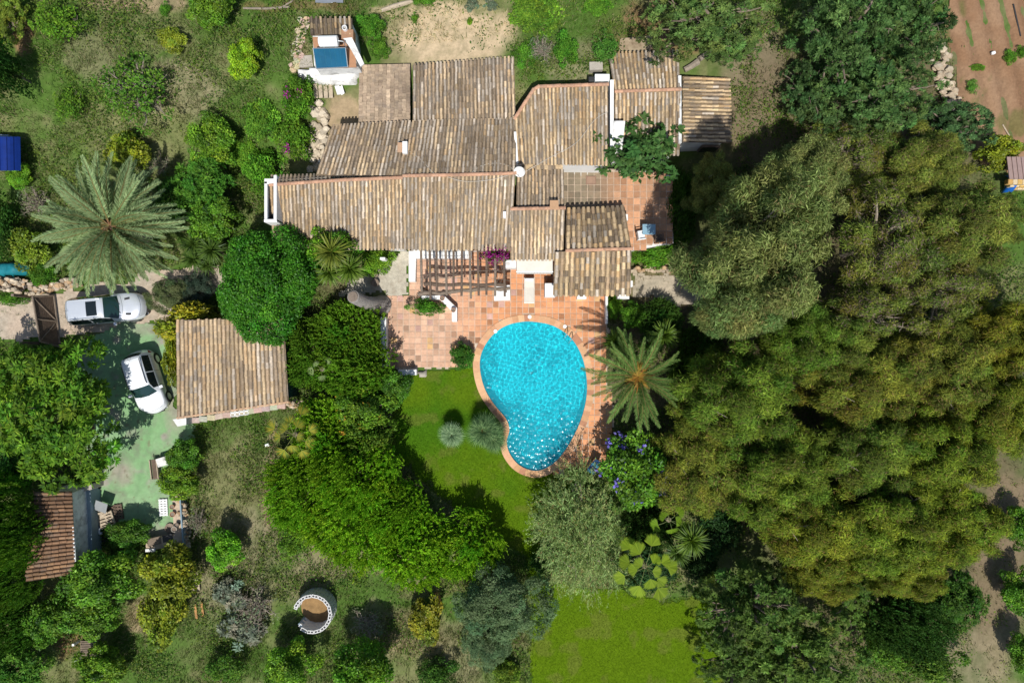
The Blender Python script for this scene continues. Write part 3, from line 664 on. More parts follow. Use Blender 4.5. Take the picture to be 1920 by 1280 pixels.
mb = MB(); a = G(598, 78, 3.2 + OZ); b = G(634, 77, 3.2 + OZ); L_ = b - a; mb.tube([a, a + L_ * .03, a + L_ * .97, b], [.22, .27, .27, .22], 20); mb.build('tank', M['whitepaint'], sh, smooth=False)
mb = MB()
for x in (.2, .8):
    p = a.lerp(b, x); mb.box(p.x, p.y, 2.6 + OZ, .06, .5, .75)
for qq in (q[2], q[3]): mb.box(qq.x, qq.y + .1, 2.28 + OZ, .05, .05, .22)
mb.tube([b, b + Vector((.25, -.02, .0)), b + Vector((.28, -.1, -.7))], .025); mb.build('stand', M['metal'], sh)
# whitewashed rock face below the outbuilding
def rockface(name, pts, h, label, cat, m):
    mb = MB(); P = [tuple(G(x, y)[:2]) for x, y in pts]; me_poly = P
    x0, y0 = np.array(P).min(0); x1, y1 = np.array(P).max(0); c = .1
    X, Y = np.meshgrid(np.arange(x0, x1 + c, c), np.arange(y0, y1 + c, c), indexing='ij'); ins = inpoly(X, Y, P)
    Z = np.where(ins, h * (.45 + .9 * fbm(X * 1.2, Y * 1.2, 12, 4)), -.1) + hz(X, Y); idx = np.arange(X.size).reshape(X.shape)
    F = np.stack([idx[:-1, :-1], idx[1:, :-1], idx[1:, 1:], idx[:-1, 1:]], -1).reshape(-1, 4); F = F[ins.ravel()[F].any(1)]
    me = np_mesh(name, np.stack([X, Y, Z], -1).reshape(-1, 3), F, smooth=False); me.materials.append(m)
    o = bpy.data.objects.new(name, me); COL.objects.link(o); return tag(o, label, cat)
rockface('rock_outcrop', [(560, 136), (600, 131), (668, 126), (672, 140), (667, 158), (630, 160), (590, 155), (562, 150)], .55, 'whitewashed weathered rock slab below the blue solar panel', 'rock', M['oldplaster'])

# ------------------------------------------------------------------ garage
ga = thing('garage', G(435, 700), 'low garage with an orange clay tile roof beside the green driveway', 'garage')
o, tp, bt = roof(ga, [(406, 596), (470, 612), (531, 637)], [(332, 784), (440, 768), (541, 752)], 3.0, 2.5, 'garage', pitch=.235, rr=.088) if False else roof(ga, [(330, 600), (430, 598), (532, 596)], [(332, 783), (440, 768), (541, 753)], 3.15, 2.45, 'garage', pitch=.235, rr=.088)
walls(ga, tp, bt, inset=.18, m=M['tealwall'], drop=.14)
mb = MB(); p = [G(341, 782), G(366, 778), G(366, 792), G(350, 795)]; mb.prism([(q_.x, q_.y) for q_ in p], 0, 1.1); mb.build('buttress', M['oldplaster'], ga)
e = [bt[0], bt[1], bt[2]]; capline(o, e, (.52, .33, .20), .07)
mb = MB()
for i in range(12):
    a = G(372 + i * 14.5, 786 - i * 2.4); mb.box(a.x, a.y, .2, .5, .34, .42 + random.uniform(-.08, .08), random.uniform(-.2, .2), tuple(random.uniform(.85, 1.15) * k for k in (.46, .38, .29)))
tag(mb.build('stone_footing', M['stone'], None, bevel=.05), 'rough pale stone footing along the front of the tiled garage', 'stone wall')
# white hollow blocks laid in a row
mb = MB()
for i in range(4):
    for r_ in range(2):
        a = G(442 + i * 8.4, 776 - i * 1.2 - r_ * 7); 
        for dx, dy, sx, sy in ((0, -.09, .25, .035), (0, .09, .25, .035), (-.11, 0, .035, .18), (.11, 0, .035, .18)):
            mb.box(a.x + dx, a.y + dy, .22, sx, sy, .44)
tag(mb.build('breeze_block_screen', M['whitepaint'], None), 'white openwork breeze blocks lying before the tiled garage', 'block screen')
# ------------------------------------------------------------------ shed at the left
sd_ = thing('shed', G(130, 1000), 'narrow shed with brown ribbed tile roof and grey-blue side bay', 'shed')
o, tp, bt = roof(sd_, [(62, 922), (57, 1005), (48, 1090)], [(133, 921), (137, 1000), (139, 1076)], 3.1, 2.5, 'shed', ax=1, pitch=.235, rr=.085, clust=.8)
walls(sd_, tp, bt, inset=.15, m=M['oldplaster'])
mb = MB(); p = [G(135, 917, 1.0), G(168, 914, 1.0), G(172, 1045, 1.0), G(141, 1052, 1.0)]; mb.prism([(q_.x, q_.y) for q_ in p], 0, .95); mb.build('side_bay', M['greyblue'], sd_, bevel=.02)
mb = MB(); p = [G(131, 918, 1.25), G(170, 908, 1.25), G(170, 918, 1.25), G(132, 928, 1.25)]; mb.prism([(q_.x, q_.y) for q_ in p], 0, 1.15); mb.build('bay_wall', M['concrete'], sd_, bevel=.02)
mb = MB(); a = G(137, 985, 2.5); b = G(141, 1052, 2.5); mb.tube([a, b], .05); mb.build('gutter', M['whitepaint'], sd_)
# ------------------------------------------------------------------ pergola, walls and furniture of the patio
pg = thing('pergola', G(862, 515), 'weathered wooden pergola of dark rafters over the tiled patio', 'pergola')
PZ = 2.45
def beam(px0, py0, px1, py1, z, w, h, name, m, parent, gnarl=0.0):
    a, b = G(px0, py0, z), G(px1, py1, z); mb = MB()
    if gnarl:
        n = 12; pts = [a.lerp(b, i / n) + Vector((random.uniform(-1, 1), random.uniform(-1, 1), random.uniform(-.5, .5))) * gnarl for i in range(n + 1)]
        mb.tube(pts, [w * random.uniform(.8, 1.25) for _ in pts], 8)
    else:
        d = b - a; c = (a + b) / 2; mb.box(c.x, c.y, c.z, d.length, w, h, math.atan2(d.y, d.x))
    return mb.build(name, m, parent, bevel=.01 if not gnarl else 0)
random.seed(5)
for i in range(11):
    x = 789 + i * 15.4; x = x + random.uniform(-1.5, 1.5); long = 559 if (i > 5 or i % 2) else 546
    beam(x, 468, x + random.uniform(-1, 2.5), long + random.uniform(-6, 3), PZ, .12, .15, 'rafter', M['darkwood'] if i % 3 else M['wood'], pg)
beam(782, 552, 955, 539, PZ - .16, .10, .1, 'beam', M['wood'], pg, .06)
beam(795, 533, 948, 533, PZ - .16, .09, .1, 'beam', M['darkwood'], pg, .05)
mb = MB()
for y in (490, 505, 515, 524): mb.tube([G(786 + i * 17, y + random.uniform(-4, 4), PZ + .1 + random.uniform(-.05, .05)) for i in range(11)], .012, 5)
for i in range(8): 
    x = random.uniform(800, 940); mb.tube([G(x, 485, PZ + .1), G(x + random.uniform(-14, 14), 510, PZ + .12), G(x + random.uniform(-20, 20), 530, PZ + .08)], .012, 5)
mb.build('vine_stem', M['wood'], pg)
for px, py in ((800, 545), (948, 548)):
    a = G(px, py); mb = MB(); mb.box(a.x, a.y, 1.15, .16, .16, 2.3); mb.build('post', M['darkwood'], pg, bevel=.01)

def wall_thing(name, pts, h, label, cat, m, w=None, group=None, z0=0.0, bev=.03, top=True):
    mb = MB(); P = [G(x, y, h if top else 0) for x, y in pts]; mb.prism([(p.x, p.y) for p in P], z0 - .05, h); return tag(mb.build(name, m, None, bevel=bev), label, cat, group)
wall_thing('low_wall', [(766, 470), (884, 470), (884, 484), (780, 484), (779, 528), (766, 528)], .55, 'L-shaped white plaster bench wall under the pergola', 'low wall', M['plaster'])
wall_thing('pillar', [(926, 535), (956, 534), (957, 562), (926, 563)], .9, 'square white plaster pillar base at the corner of the pergola', 'pillar', M['plaster'])
wall_thing('pillar', [(946, 487), (968, 487), (968, 502), (946, 502)], 1.1, 'small white plaster block behind the purple flowers', 'pillar', M['plaster'])
wall_thing('planter_wall', [(789, 554), (832, 553), (857, 577), (857, 603), (847, 603), (847, 583), (824, 561), (789, 562)], .6, 'angled white planter wall with two round pots beside the pergola', 'planter wall', M['plaster'])
wall_thing('low_wall', [(713, 594), (724, 594), (725, 688), (714, 688)], .6, 'long white wall along the west edge of the patio', 'low wall', M['plaster'])
wall_thing('low_wall', [(746, 693), (781, 692), (781, 703), (746, 704)], .5, 'short white wall at the south-west patio corner by the lawn', 'low wall', M['plaster'])
wall_thing('low_wall', [(1135, 553), (1140, 553), (1140, 607), (1136, 607)], .5, 'thin white wall on the east edge of the pool terrace', 'low wall', M['plaster'])
wall_thing('low_wall', [(1158, 551), (1178, 551), (1178, 560), (1158, 560)], .9, 'white pier stub at the south-east foot of the small tiled roof', 'low wall', M['plaster'])
wall_thing('low_wall', [(596, 299), (623, 299), (623, 304), (596, 304)], .6, 'tiny white wall stub at the west edge of the house roof', 'low wall', M['plaster'])
rockface('rock', [(782, 696), (798, 695), (801, 706), (790, 708)], .28, 'grey rock lying on the lawn by the short white wall', 'rock', M['concrete'])
# seat cushions, pots
def pot(px, py, r, h, label, z=0.0, m='terracotta', group=None):
    p = G(px, py, z + h); t = thing('flower_pot', (p.x, p.y, z), label, 'flower pot', group)
    mb = MB(); mb.lathe([(r * .72, 0), (r * .95, h * .8), (r * 1.05, h * .8), (r * 1.05, h), (r * .88, h), (r * .82, h * .75)], (p.x, p.y, z), 18); mb.build('pot', M[m], t)
    mb = MB(); mb.lathe([(0.01, h * .78), (r * .84, h * .78)], (p.x, p.y, z), 14); mb.build('soil', M['bark'], t); return t
pot(829, 559, .13, .24, 'round terracotta pot at the north end of the angled planter wall', .6)
pot(850, 581, .13, .24, 'round terracotta pot at the bend of the angled planter wall', .6)
pot(850, 577, .12, .2, 'small terracotta pot standing behind the bend of the planter wall', 0)
# awning
aw = thing('awning', G(1003, 498, 2.2), 'cream striped fabric awning with scalloped edge above the sun lounger', 'awning')
mb = MB(); n = 24
for i in range(n):
    for r0, r1, z0, z1 in ((486, 497, 2.46, 2.33), (497, 508, 2.33, 2.20), (508, 513, 2.20, 2.0)):
        xa = 969 + 67 * i / n; xb = 969 + 67 * (i + 1) / n; c = (.62, .58, .50) if r0 < 505 else (.52, .50, .46)
        sag = .03 * math.sin(i * .8)
        mb.add([G(xa, r0, z0 + sag * 0), G(xb, r0, z0), G(xb, r1, z1 + (.04 * (i % 2) if r1 > 510 else 0)), G(xa, r1, z1 + (.04 * ((i + 1) % 2) if r1 > 510 else 0))], [(0, 1, 2, 3)], c)
o = mb.build('fabric', mat('awning_fabric', attr=True, rough=.95, mottle=.08, bump=.15, bscale=40), aw)
sm = o.modifiers.new('thick', 'SOLIDIFY'); sm.thickness = .02
mb = MB(); mb.tube([G(968, 509, 2.2), G(1037, 509, 2.2)], .03); mb.tube([G(969, 486, 2.46), G(969, 509, 2.18)], .02); mb.tube([G(1036, 486, 2.46), G(1036, 509, 2.18)], .02); mb.build('frame', M['metal'], aw)
# sun lounger
sl = thing('sun_lounger', G(992, 546), 'cream cushioned sun lounger standing on the terracotta patio', 'sun lounger')
a = G(992, 546); mb = MB(); mb.box(a.x, a.y - .22, .36, .56, .96, .10); mb.build('cushion', M['fabric'], sl, bevel=.03)
mb = MB(); mb.box(a.x, a.y + .47, .50, .56, .55, .10, 0, None, Matrix.Rotation(math.radians(24), 3, 'X')); br = mb.build('backrest', M['fabric'], sl, bevel=.03)
mb = MB(); mb.box(a.x, a.y + .62, .66, .44, .18, .08, 0, None, Matrix.Rotation(math.radians(24), 3, 'X')); mb.build('pillow', M['whitepaint'], br, bevel=.03)
mb = MB(); mb.box(a.x, a.y + .03, .28, .60, 1.5, .05); mb.build('frame', M['whitepaint'], sl, bevel=.01)
for dx in (-.26, .26):
    for dy in (-.62, .62): mb = MB(); mb.box(a.x + dx, a.y + dy, .14, .05, .05, .26); mb.build('leg', M['whitepaint'], sl)
# terrace chairs and table on the east terrace
tb = thing('table', G(1217, 430, 1.58), 'square pale blue topped table in the shaded east terrace', 'table'); a = G(1217, 430, 2.32)
mb = MB(); mb.box(a.x, a.y, 2.30, .72, .58, .05); mb.build('tabletop', mat('blue_top', (.22, .36, .44), .5, mottle=.05), tb, bevel=.01)
for dx in (-.3, .3):
    for dy in (-.23, .23): mb = MB(); mb.box(a.x + dx, a.y + dy, 1.93, .05, .05, .7); mb.build('leg', M['metal'], tb)
def chair(px, py, rz, label, m, group='chairs on the east terrace'):
    p = G(px, py, 1.60); t = thing('chair', p, label, 'chair', group, rz)
    def part(nm, bxs, bv=.01):
        mb = MB()
        for b in bxs: mb.box(*b)
        o = mb.build(nm, M[m]); o.parent = t
        bb = o.modifiers.new('bevel', 'BEVEL'); bb.width = bv
    part('seat', [(0, 0, .44, .46, .44, .05)]); part('backrest', [(0, .22, .70, .46, .05, .46)], .02)
    for dx in (-.2, .2): part('armrest', [(dx * 1.15, 0, .64, .05, .42, .04)])
    for dx in (-.2, .2):
        for dy in (-.18, .18): part('leg', [(dx, dy, .21, .045, .045, .42)])
chair(1199, 444, math.radians(100), 'white plastic chair beside the blue topped table', 'whitepaint')
chair(1232, 449, math.radians(190), 'dark chair tucked in shade right of the blue topped table', 'darkwood')
# drain box lid in the terrace
mb = MB(); a = G(1108, 338, 1.6); mb.box(a.x, a.y, 1.61, .56, .46, .05, 0, (.26, .16, .11)); mb.box(a.x, a.y, 1.64, .46, .36, .02, 0, (.30, .19, .13)); tag(mb.build('hatch', M['attr'], None, bevel=.01), 'brown square hatch cover set in the roof terrace tiles', 'hatch')
# pool ladder rails and skimmer lids
lad = thing('pool_ladder', G(1072, 632), 'curved steel pool ladder rails at the north-east pool rim', 'pool ladder')
for off in (0, 9):
    a = G(1064 + off, 621 + off * 1.0); b = G(1064 + off - 7, 634 + off * .9); mb = MB(); d = (b - a)
    mb.tube([a + Vector((0, 0, 0)), a + Vector((0, 0, .55)), a + d * .3 + Vector((0, 0, .72)), a + d * .7 + Vector((0, 0, .68)), b + Vector((0, 0, .3)), b + Vector((0, 0, -.6))], .024, 8); mb.build('rail', M['metal'], lad, smooth=True)
mb = MB()
for z in (-.25, -.5): mb.tube([G(1057, 634) + Vector((0, 0, z)), G(1066, 643) + Vector((0, 0, z))], .02)
mb.build('step', M['metal'], lad)
for px, py, lb in ((993, 594, 'round white skimmer lid on the coping at the pool\'s north rim'), (1059, 612, 'round white skimmer lid near the pool ladder'), (929, 621, 'round white skimmer lid on the north-west coping')):
    p = G(px, py); mb = MB(); mb.lathe([(.11, .06), (.11, .085), (.09, .09), (.001, .09)], (p.x, p.y, 0), 18); tag(mb.build('skimmer_lid', M['whitepaint']), lb, 'lid', 'white skimmer lids around the pool')
p = G(998, 699, -1.2); mb = MB(); mb.lathe([(.10, -DEPTH + .0), (.10, -DEPTH + .06), (.001, -DEPTH + .065)], (p.x, p.y, 0), 16); tag(mb.build('pool_drain', M['darkmetal']), 'dark round drain on the pool floor', 'drain')
# deck chair at the south-east of the pool
dc = thing('deck_chair', G(1112, 868), 'folding deck chair with yellow wooden frame and blue cloth by the pool', 'deck chair'); a = G(1112, 872)
def rod(pts, nm, m, par, r=.025):
    mb = MB(); mb.tube(pts, r, 6); return mb.build(nm, m, par)
for s in (-.27, .27):
    ux = Vector((.85, -.5, 0)) * s; f = Vector((.5, .85, 0))
    rod([a + ux - f * .55 + Vector((0, 0, .03)), a + ux + f * .5 + Vector((0, 0, .85))], 'frame', M['orangewood'], dc)
    rod([a + ux + f * .45 + Vector((0, 0, .03)), a + ux - f * .45 + Vector((0, 0, .42))], 'leg', M['orangewood'], dc)
mb = MB(); ux = Vector((.85, -.5, 0)) * .26; f = Vector((.5, .85, 0)); prev = None; cols = [(.02, .06, .16), (.06, .28, .40), (.02, .06, .16)]
for i in range(7):
    t = i / 6; c = a + f * (-.42 + .9 * t) + Vector((0, 0, .40 - .42 * t * (1 - t) * 1.6 + .42 * t)); 
    if prev: mb.add([prev - ux, prev + ux, c + ux, c - ux], [(0, 1, 2, 3)], cols[i % 3])
    prev = c
mb.build('cloth', M['attr'], dc)

# ------------------------------------------------------------------ cars
def lerp(a, b, t): return a + (b - a) * t
def make_car(paint, label, group, loc, rz, sunroof, vents, L=4.6, WS=.88):
    t = thing('parked_car', loc, label, 'car', group, rz)
    sc = L / 4.66
    #      x     zt   wt   zb   wb   wm   wl
    ST = [(-2.33, .62, .56, .58, .62, .66, .60), (-2.29, .92, .68, .86, .78, .80, .72), (-2.18, 1.12, .70, .98, .84, .87, .80), (-2.02, 1.38, .67, 1.02, .87, .90, .83), (-1.80, 1.64, .63, 1.03, .89, .92, .85),
          (-1.55, 1.70, .64, 1.03, .90, .93, .86), (-.8, 1.74, .65, 1.03, .91, .94, .87), (0, 1.73, .64, 1.02, .91, .94, .87), (.32, 1.67, .63, 1.01, .91, .94, .87), (.72, 1.40, .68, 1.00, .90, .94, .87), (1.12, 1.13, .76, .99, .89, .94, .87),
          (1.30, 1.07, .77, .97, .88, .94, .87), (1.75, 1.02, .74, .92, .86, .92, .86), (2.08, .94, .66, .85, .80, .88, .82), (2.25, .82, .58, .74, .70, .80, .74), (2.33, .62, .48, .56, .58, .64, .6)]
    A = np.array(ST); xs = np.sort(np.concatenate([np.linspace(-2.33, 2.33, 70)]))
    I = np.stack([np.interp(xs, A[:, 0], A[:, k]) for k in range(1, 7)], 1)
    for _ in range(2): I[1:-1] = .25 * I[:-2] + .5 * I[1:-1] + .25 * I[2:]
    TT = [0, .25, .5, .72, .86, 1.0]; ring = []
    V = []; tags = []
    for i, x in enumerate(xs):
        zt, wt, zb, wb, wm, wl = I[i]; row = []
        for q in TT: row.append((wt * q, zt - .05 * q ** 3))
        for q in (.12, .5, .9): row.append((lerp(wt, wb, q) + .012 * math.sin(math.pi * q), lerp(zt - .05, zb, q)))
        row += [(wb, zb), (lerp(wb, wm, .5) + .01, lerp(zb, .62, .5)), (wm, .62), (wm, .45), (wl, .27), (0, .24)]
        V.append(row)
    nr = len(V[0]); verts = []; 
    for i, x in enumerate(xs):
        bend = -.10 * 0
        for (w, z) in V[i]:
            bow = (w / .9) ** 2 * (.17 * min(1, max(0, (x - .1) / .9)) + .16 * min(1, max(0, (x - 1.7) / .5)) - .22 * min(1, max(0, (-1.7 - x) / .5))) 
            verts.append((x * sc - bow, w * WS, z))
        for (w, z) in V[i]:
            bow = (w / .9) ** 2 * (.17 * min(1, max(0, (x - .1) / .9)) + .16 * min(1, max(0, (x - 1.7) / .5)) - .22 * min(1, max(0, (-1.7 - x) / .5)))
            verts.append((x * sc - bow, -w * WS, z))
    groups = {}
    for i in range(len(xs) - 1):
        xm = (xs[i] + xs[i + 1]) / 2
        for sgn in (0, 1):
            for k in range(nr - 1):
                o0 = i * 2 * nr + sgn * nr; o1 = (i + 1) * 2 * nr + sgn * nr
                f = (o0 + k, o1 + k, o1 + k + 1, o0 + k + 1) if sgn == 0 else (o0 + k + 1, o1 + k + 1, o1 + k, o0 + k)
                part = 'body'; tq = k
                if k <= 4 and .36 < xm < 1.08: part = 'windscreen'
                elif k <= 3 and -2.14 < xm < -1.84: part = 'rear_window'
                elif sunroof and k <= 2 and -.60 < xm < .0: part = 'sunroof'
                elif k in (6, 7) and -1.80 < xm < .70 and not (-.60 < xm < -.50): part = 'side_window'
                elif k in (9, 10) and xm > 1.98: part = 'headlight' if k == 9 else 'body'
                elif k in (9, 10) and xm < -2.12: part = 'tail_light'
                groups.setdefault((part, sgn if part in ('side_window', 'headlight', 'tail_light') else 0), []).append(f)
    MT = {'body': paint, 'windscreen': M['windscreen'], 'rear_window': M['glass'], 'sunroof': M['glass'], 'side_window': M['glass'], 'headlight': M['lens'], 'tail_light': M['red']}
    for (part, sg), fs in groups.items():
        used = sorted({v for f in fs for v in f}); mp = {v: i for i, v in enumerate(used)}
        me = bpy.data.meshes.new(part); me.from_pydata([verts[v] for v in used], [], [tuple(mp[v] for v in f) for f in fs]); me.update(); me.shade_smooth(); me.materials.append(MT[part])
        o = bpy.data.objects.new(part, me); COL.objects.link(o); o.parent = t
        if part == 'body':
            body = o
    def pt(name, mb, m, par=t, **k):
        o = mb.build(name, m, None, **k); o.parent = par; return o
    for sx in (-1.42, 1.42):
        for sy in (-.83 * WS, .83 * WS):
            mb = MB(); y0, y1 = sy - .11, sy + .11
            mb.tube([(sx * sc, y0, .35), (sx * sc, y0 + .02, .35), (sx * sc, y1 - .02, .35), (sx * sc, y1, .35)], [.29, .35, .35, .29], 24); w = pt('wheel', mb, M['rubber'])
            mb = MB(); s = 1 if sy > 0 else -1; mb.tube([(sx * sc, sy + s * .10, .35), (sx * sc, sy + s * .125, .35)], [.23, .20], 12); pt('rim', mb, M['metal'], w)
    for sy in (-1, 1):
        mb = MB(); mb.box(.66 * sc, sy * .93, 1.06, .16, .20, .14); pt('mirror', mb, paint, bevel=.03)
        mb = MB(); mb.tube([(-1.62 * sc, sy * .60 * WS, 1.71), (-1.5 * sc, sy * .61 * WS, 1.76), (.05 * sc, sy * .60 * WS, 1.76), (.22 * sc, sy * .59 * WS, 1.70)], .022, 8); pt('roof_rail', mb, M['darkmetal'] if not sunroof else M['silver'])
        if vents:
            mb = MB(); mb.box(1.45 * sc, sy * .44, 1.06, .28, .11, .015, sy * .12); pt('bonnet_vent', mb, M['darkmetal'])
    mb = MB(); mb.box(2.30 * sc, 0, .50, .06, .8, .16); pt('grille', mb, M['darkmetal'])
    mb = MB(); mb.tube([(-1.6 * sc, 0, 1.72), (-1.75 * sc, .0, 1.92)], .008, 5); pt('aerial', mb, M['darkmetal'])
    for sy in (-.25, .25):
        mb = MB(); mb.tube([(1.08 * sc, sy - .12, 1.17), (.86 * sc, sy + .28, 1.33)], .01, 5); pt('wiper', mb, M['darkmetal'])
    for xq, ks in ((-1.72, range(0, 6)), (1.20, range(0, 6)), (2.12, range(0, 6)), (-.55, range(9, 13)), (.66, range(8, 13)), (-1.62, range(9, 12))):
        i = int(np.argmin(np.abs(xs - xq)))
        for sg in (0, 1):
            mb = MB(); pts = [Vector(verts[i * 2 * nr + sg * nr + k]) for k in ks]; pts = [p + Vector((0, (.004 if p.y > 0 else -.004) if ks[0] > 5 else 0, .004)) for p in pts]
            mb.tube(pts, .007, 4); pt('panel_gap', mb, M['darkmetal'])
    return t
make_car(M['silver'], 'silver estate car with sunroof and bonnet vents parked below the big palm', 'cars parked on the driveway', (G(198, 579, .8).x, G(198, 579, .8).y, .014), math.radians(5.5), True, True, 4.55)
make_car(M['white_car'], 'white car with plain roof parked nose down on the green driveway', 'cars parked on the driveway', (G(273, 716, .8).x, G(273, 716, .8).y, .014), math.radians(-72.5), False, False, 3.75)
# ------------------------------------------------------------------ foliage
def unit(a): return a / np.maximum(1e-9, np.linalg.norm(a, axis=-1, keepdims=True))
def dome_lobes(rng, R, zc, Hh, n, rl, zmin=-.35, inner=.45, lump=.22):
    i = np.arange(n) + .5; z = 1 - (1 - zmin) * i / n; ph = i * 2.399963 + rng.uniform(0, 6.28)
    d = np.stack([np.sqrt(1 - z * z) * np.cos(ph), np.sqrt(1 - z * z) * np.sin(ph), z], -1); d = unit(d + rng.normal(0, .16, d.shape))
    f = 1 - np.abs(rng.normal(0, lump, n)); deep = rng.random(n) < .22; f[deep] *= rng.uniform(inner, .8, deep.sum())
    # lumpy outline: a few broad bulges
    ang = np.arctan2(d[:, 1], d[:, 0]); 
    for k in (2, 3, 5): f = f * (1 + .07 * np.sin(k * ang + rng.uniform(0, 6.28)))
    r = rng.uniform(rl[0], rl[1], n)
    c = d * np.array([R, R, Hh]) * (np.clip(f, .2, 1.1))[:, None] * (1 - .5 * r / R)[:, None]; c[:, 2] += zc
    return np.column_stack([c, r, d])
def scatter(rng, lobes, n, shell=(.7, 1.05), up=.25):
    w = lobes[:, 3] ** 2; k = rng.choice(len(lobes), n, p=w / w.sum())
    d = unit(rng.normal(size=(n, 3)) + lobes[k, 4:7] * .7 + np.array([0, 0, up])); rad = lobes[k, 3] * rng.uniform(shell[0], shell[1], n) 
    return lobes[k, :3] + d * rad[:, None], d, k
def quads(p, a, b, L, W, fold=0.0, nrm=None):
    """one rhombic leaf per point: p base, a axis, b side"""
    L = L[:, None]; W = W[:, None]
    m = p + a * L * .45 + (nrm * L * fold if nrm is not None else 0)
    V = np.stack([p, m + b * W * .5, p + a * L, m - b * W * .5], 1).reshape(-1, 3)
    F = np.arange(len(p) * 4).reshape(-1, 4); return V, F
def leafcols(rng, k, nl, pal, jit=.22, lobejit=.16, accent=None, accf=0.0):
    pal = np.array(pal); n = len(k); t = rng.random(n); i = np.minimum((t * (len(pal) - 1)).astype(int), len(pal) - 2); fr = (t * (len(pal) - 1) - i)[:, None]
    c = pal[i] * (1 - fr) + pal[i + 1] * fr
    lt = 1 + rng.normal(0, lobejit, nl); c = c * lt[k][:, None] * (1 + rng.normal(0, jit, n))[:, None]
    lh = rng.normal(0, .10, nl); c[:, 0] *= 1 + lh[k]
    if accent is not None:
        m = rng.random(n) < accf * (.3 + 1.6 * rng.random(nl))[k]; c[m] = np.array(accent) * (1 + rng.normal(0, .2, m.sum()))[:, None]
    return np.clip(c, .004, .8)
def crown(seed, R, zc, Hh, nl, rl, n, L, W, pal, mode='leaf', rosette=7, zmin=-.35, jit=.22, droop=0.0, lump=.22, accent=None, accf=0.0, inner=.45, lobejit=.16, shell=(.7, 1.05), spray=None, tuftr=.1, slen=(2.2, 4.5)):
    rng = np.random.default_rng(seed); lobes = dome_lobes(rng, R, zc, Hh, nl, rl, zmin, inner, lump)
    if mode == 'leaf':
        p, d, k = scatter(rng, lobes, n, shell)
        nrm = unit(d * .8 + np.array([0, 0, .45]) + rng.normal(0, .55, p.shape)); a = unit(np.cross(nrm, rng.normal(size=p.shape))); a = unit(a + d * .25 - np.array([0, 0, droop])); b = unit(np.cross(nrm, a))
        V, F = quads(p, a, b, L * rng.uniform(.7, 1.25, n), W * rng.uniform(.7, 1.25, n), .06, nrm)
    elif mode == 'tuft':       # star-shaped whorls of leaves
        m = n // rosette; p, d, k = scatter(rng, lobes, m, shell)
        p = np.repeat(p, rosette, 0); d0 = np.repeat(unit(d + np.array([0, 0, .5])), rosette, 0); k = np.repeat(k, rosette); N_ = len(p)
        t = rng.normal(size=(N_, 3)); t = unit(t - d0 * (t * d0).sum(1, keepdims=True)); a = unit(d0 * rng.uniform(.05, .75, (N_, 1)) + t - np.array([0, 0, droop])); b = unit(np.cross(d0, a)); nn = np.cross(a, b)
        V, F = quads(p + a * tuftr, a, b, L * rng.uniform(.75, 1.2, N_), W * rng.uniform(.8, 1.2, N_), .05, d0)
    elif mode == 'spray':      # shoots all leaning one way like clipped conifer hedges
        m = n // rosette; p, d, k = scatter(rng, lobes, m, shell); ax = unit(d * .55 + np.array(spray) + rng.normal(0, .22, p.shape)); ln = L * rng.uniform(slen[0], slen[1], m)
        p = np.repeat(p, rosette, 0); ax = np.repeat(ax, rosette, 0); k = np.repeat(k, rosette); ln = np.repeat(ln, rosette); N_ = len(p); s = rng.random(N_)
        t = rng.normal(size=(N_, 3)); t = unit(t - ax * (t * ax).sum(1, keepdims=True)); a = unit(ax * .9 + t * .7); b = unit(np.cross(a, rng.normal(size=a.shape))); 
        V, F = quads(p + ax * (s * ln)[:, None], a, b, L * rng.uniform(.7, 1.2, N_) * (1.2 - .6 * s), W * rng.uniform(.7, 1.2, N_) * (1.2 - .5 * s))
    return V, F, leafcols(rng, k, len(lobes), pal, jit, lobejit, accent, accf), lobes
def limbs(seed, lobes, H0, r0, spread=12, wob=.12, thin=.35, twigs=0, lean=(0, 0)):
    rng = random.Random(seed); mb = MB(); top = lobes[:, 2].max()
    trunk_top = Vector((lean[0], lean[1], H0)); mb.tube([(0, 0, -.15), (lean[0] * .3 + rng.uniform(-.05, .05), lean[1] * .3, H0 * .5), trunk_top], [r0 * 1.3, r0, r0 * .85], 9)
    ids = list(range(len(lobes))); rng.shuffle(ids)
    for j in ids[:spread]:
        c = Vector(lobes[j, :3]); s = trunk_top.lerp(Vector((0, 0, 0)), rng.uniform(0, .35)); ln = (c - s).length; pts = []
        for i in range(6):
            t = i / 5; p = s.lerp(c, t); p += Vector((rng.uniform(-1, 1), rng.uniform(-1, 1), rng.uniform(-.6, 1))) * wob * ln * .5 * math.sin(math.pi * t); pts.append(p)
        mb.tube(pts, [r0 * (.6 * (1 - i / 5) + thin * .25) for i in range(6)], 6, cap=False)
        for w in range(twigs):
            q = pts[rng.randint(2, 5)]; e = q + Vector((rng.gauss(0, 1), rng.gauss(0, 1), rng.uniform(.1, 1))).normalized() * lobes[j, 3] * rng.uniform(.8, 1.5); mdl = q.lerp(e, .5) + Vector((rng.uniform(-.1, .1), rng.uniform(-.1, .1), .05))
            mb.tube([q, mdl, e], [r0 * .16, r0 * .11, r0 * .05], 4, cap=False)
    return mb
PROTO = {}
def proto(key, R, H, cr, lm, leafmat='leaf', bark='bark', zc=None, extra=None):
    V, F, C, lobes = cr; me = np_mesh('foliage', V, F, C); me.materials.append(M[leafmat])
    me2 = None
    if lm:
        mb = limbs(lm.pop('seed', 1), lobes, **lm); o = mb.build('trunk', M[bark]); me2 = o.data; bpy.data.objects.remove(o)
    PROTO[key] = dict(R=R, H=H, zc=zc or H * .6, crown=me, trunk=me2, lobes=lobes, extra=extra)
G1 = [(.070, .170, .012), (.118, .245, .014), (.180, .305, .020)]             # bright leaf green
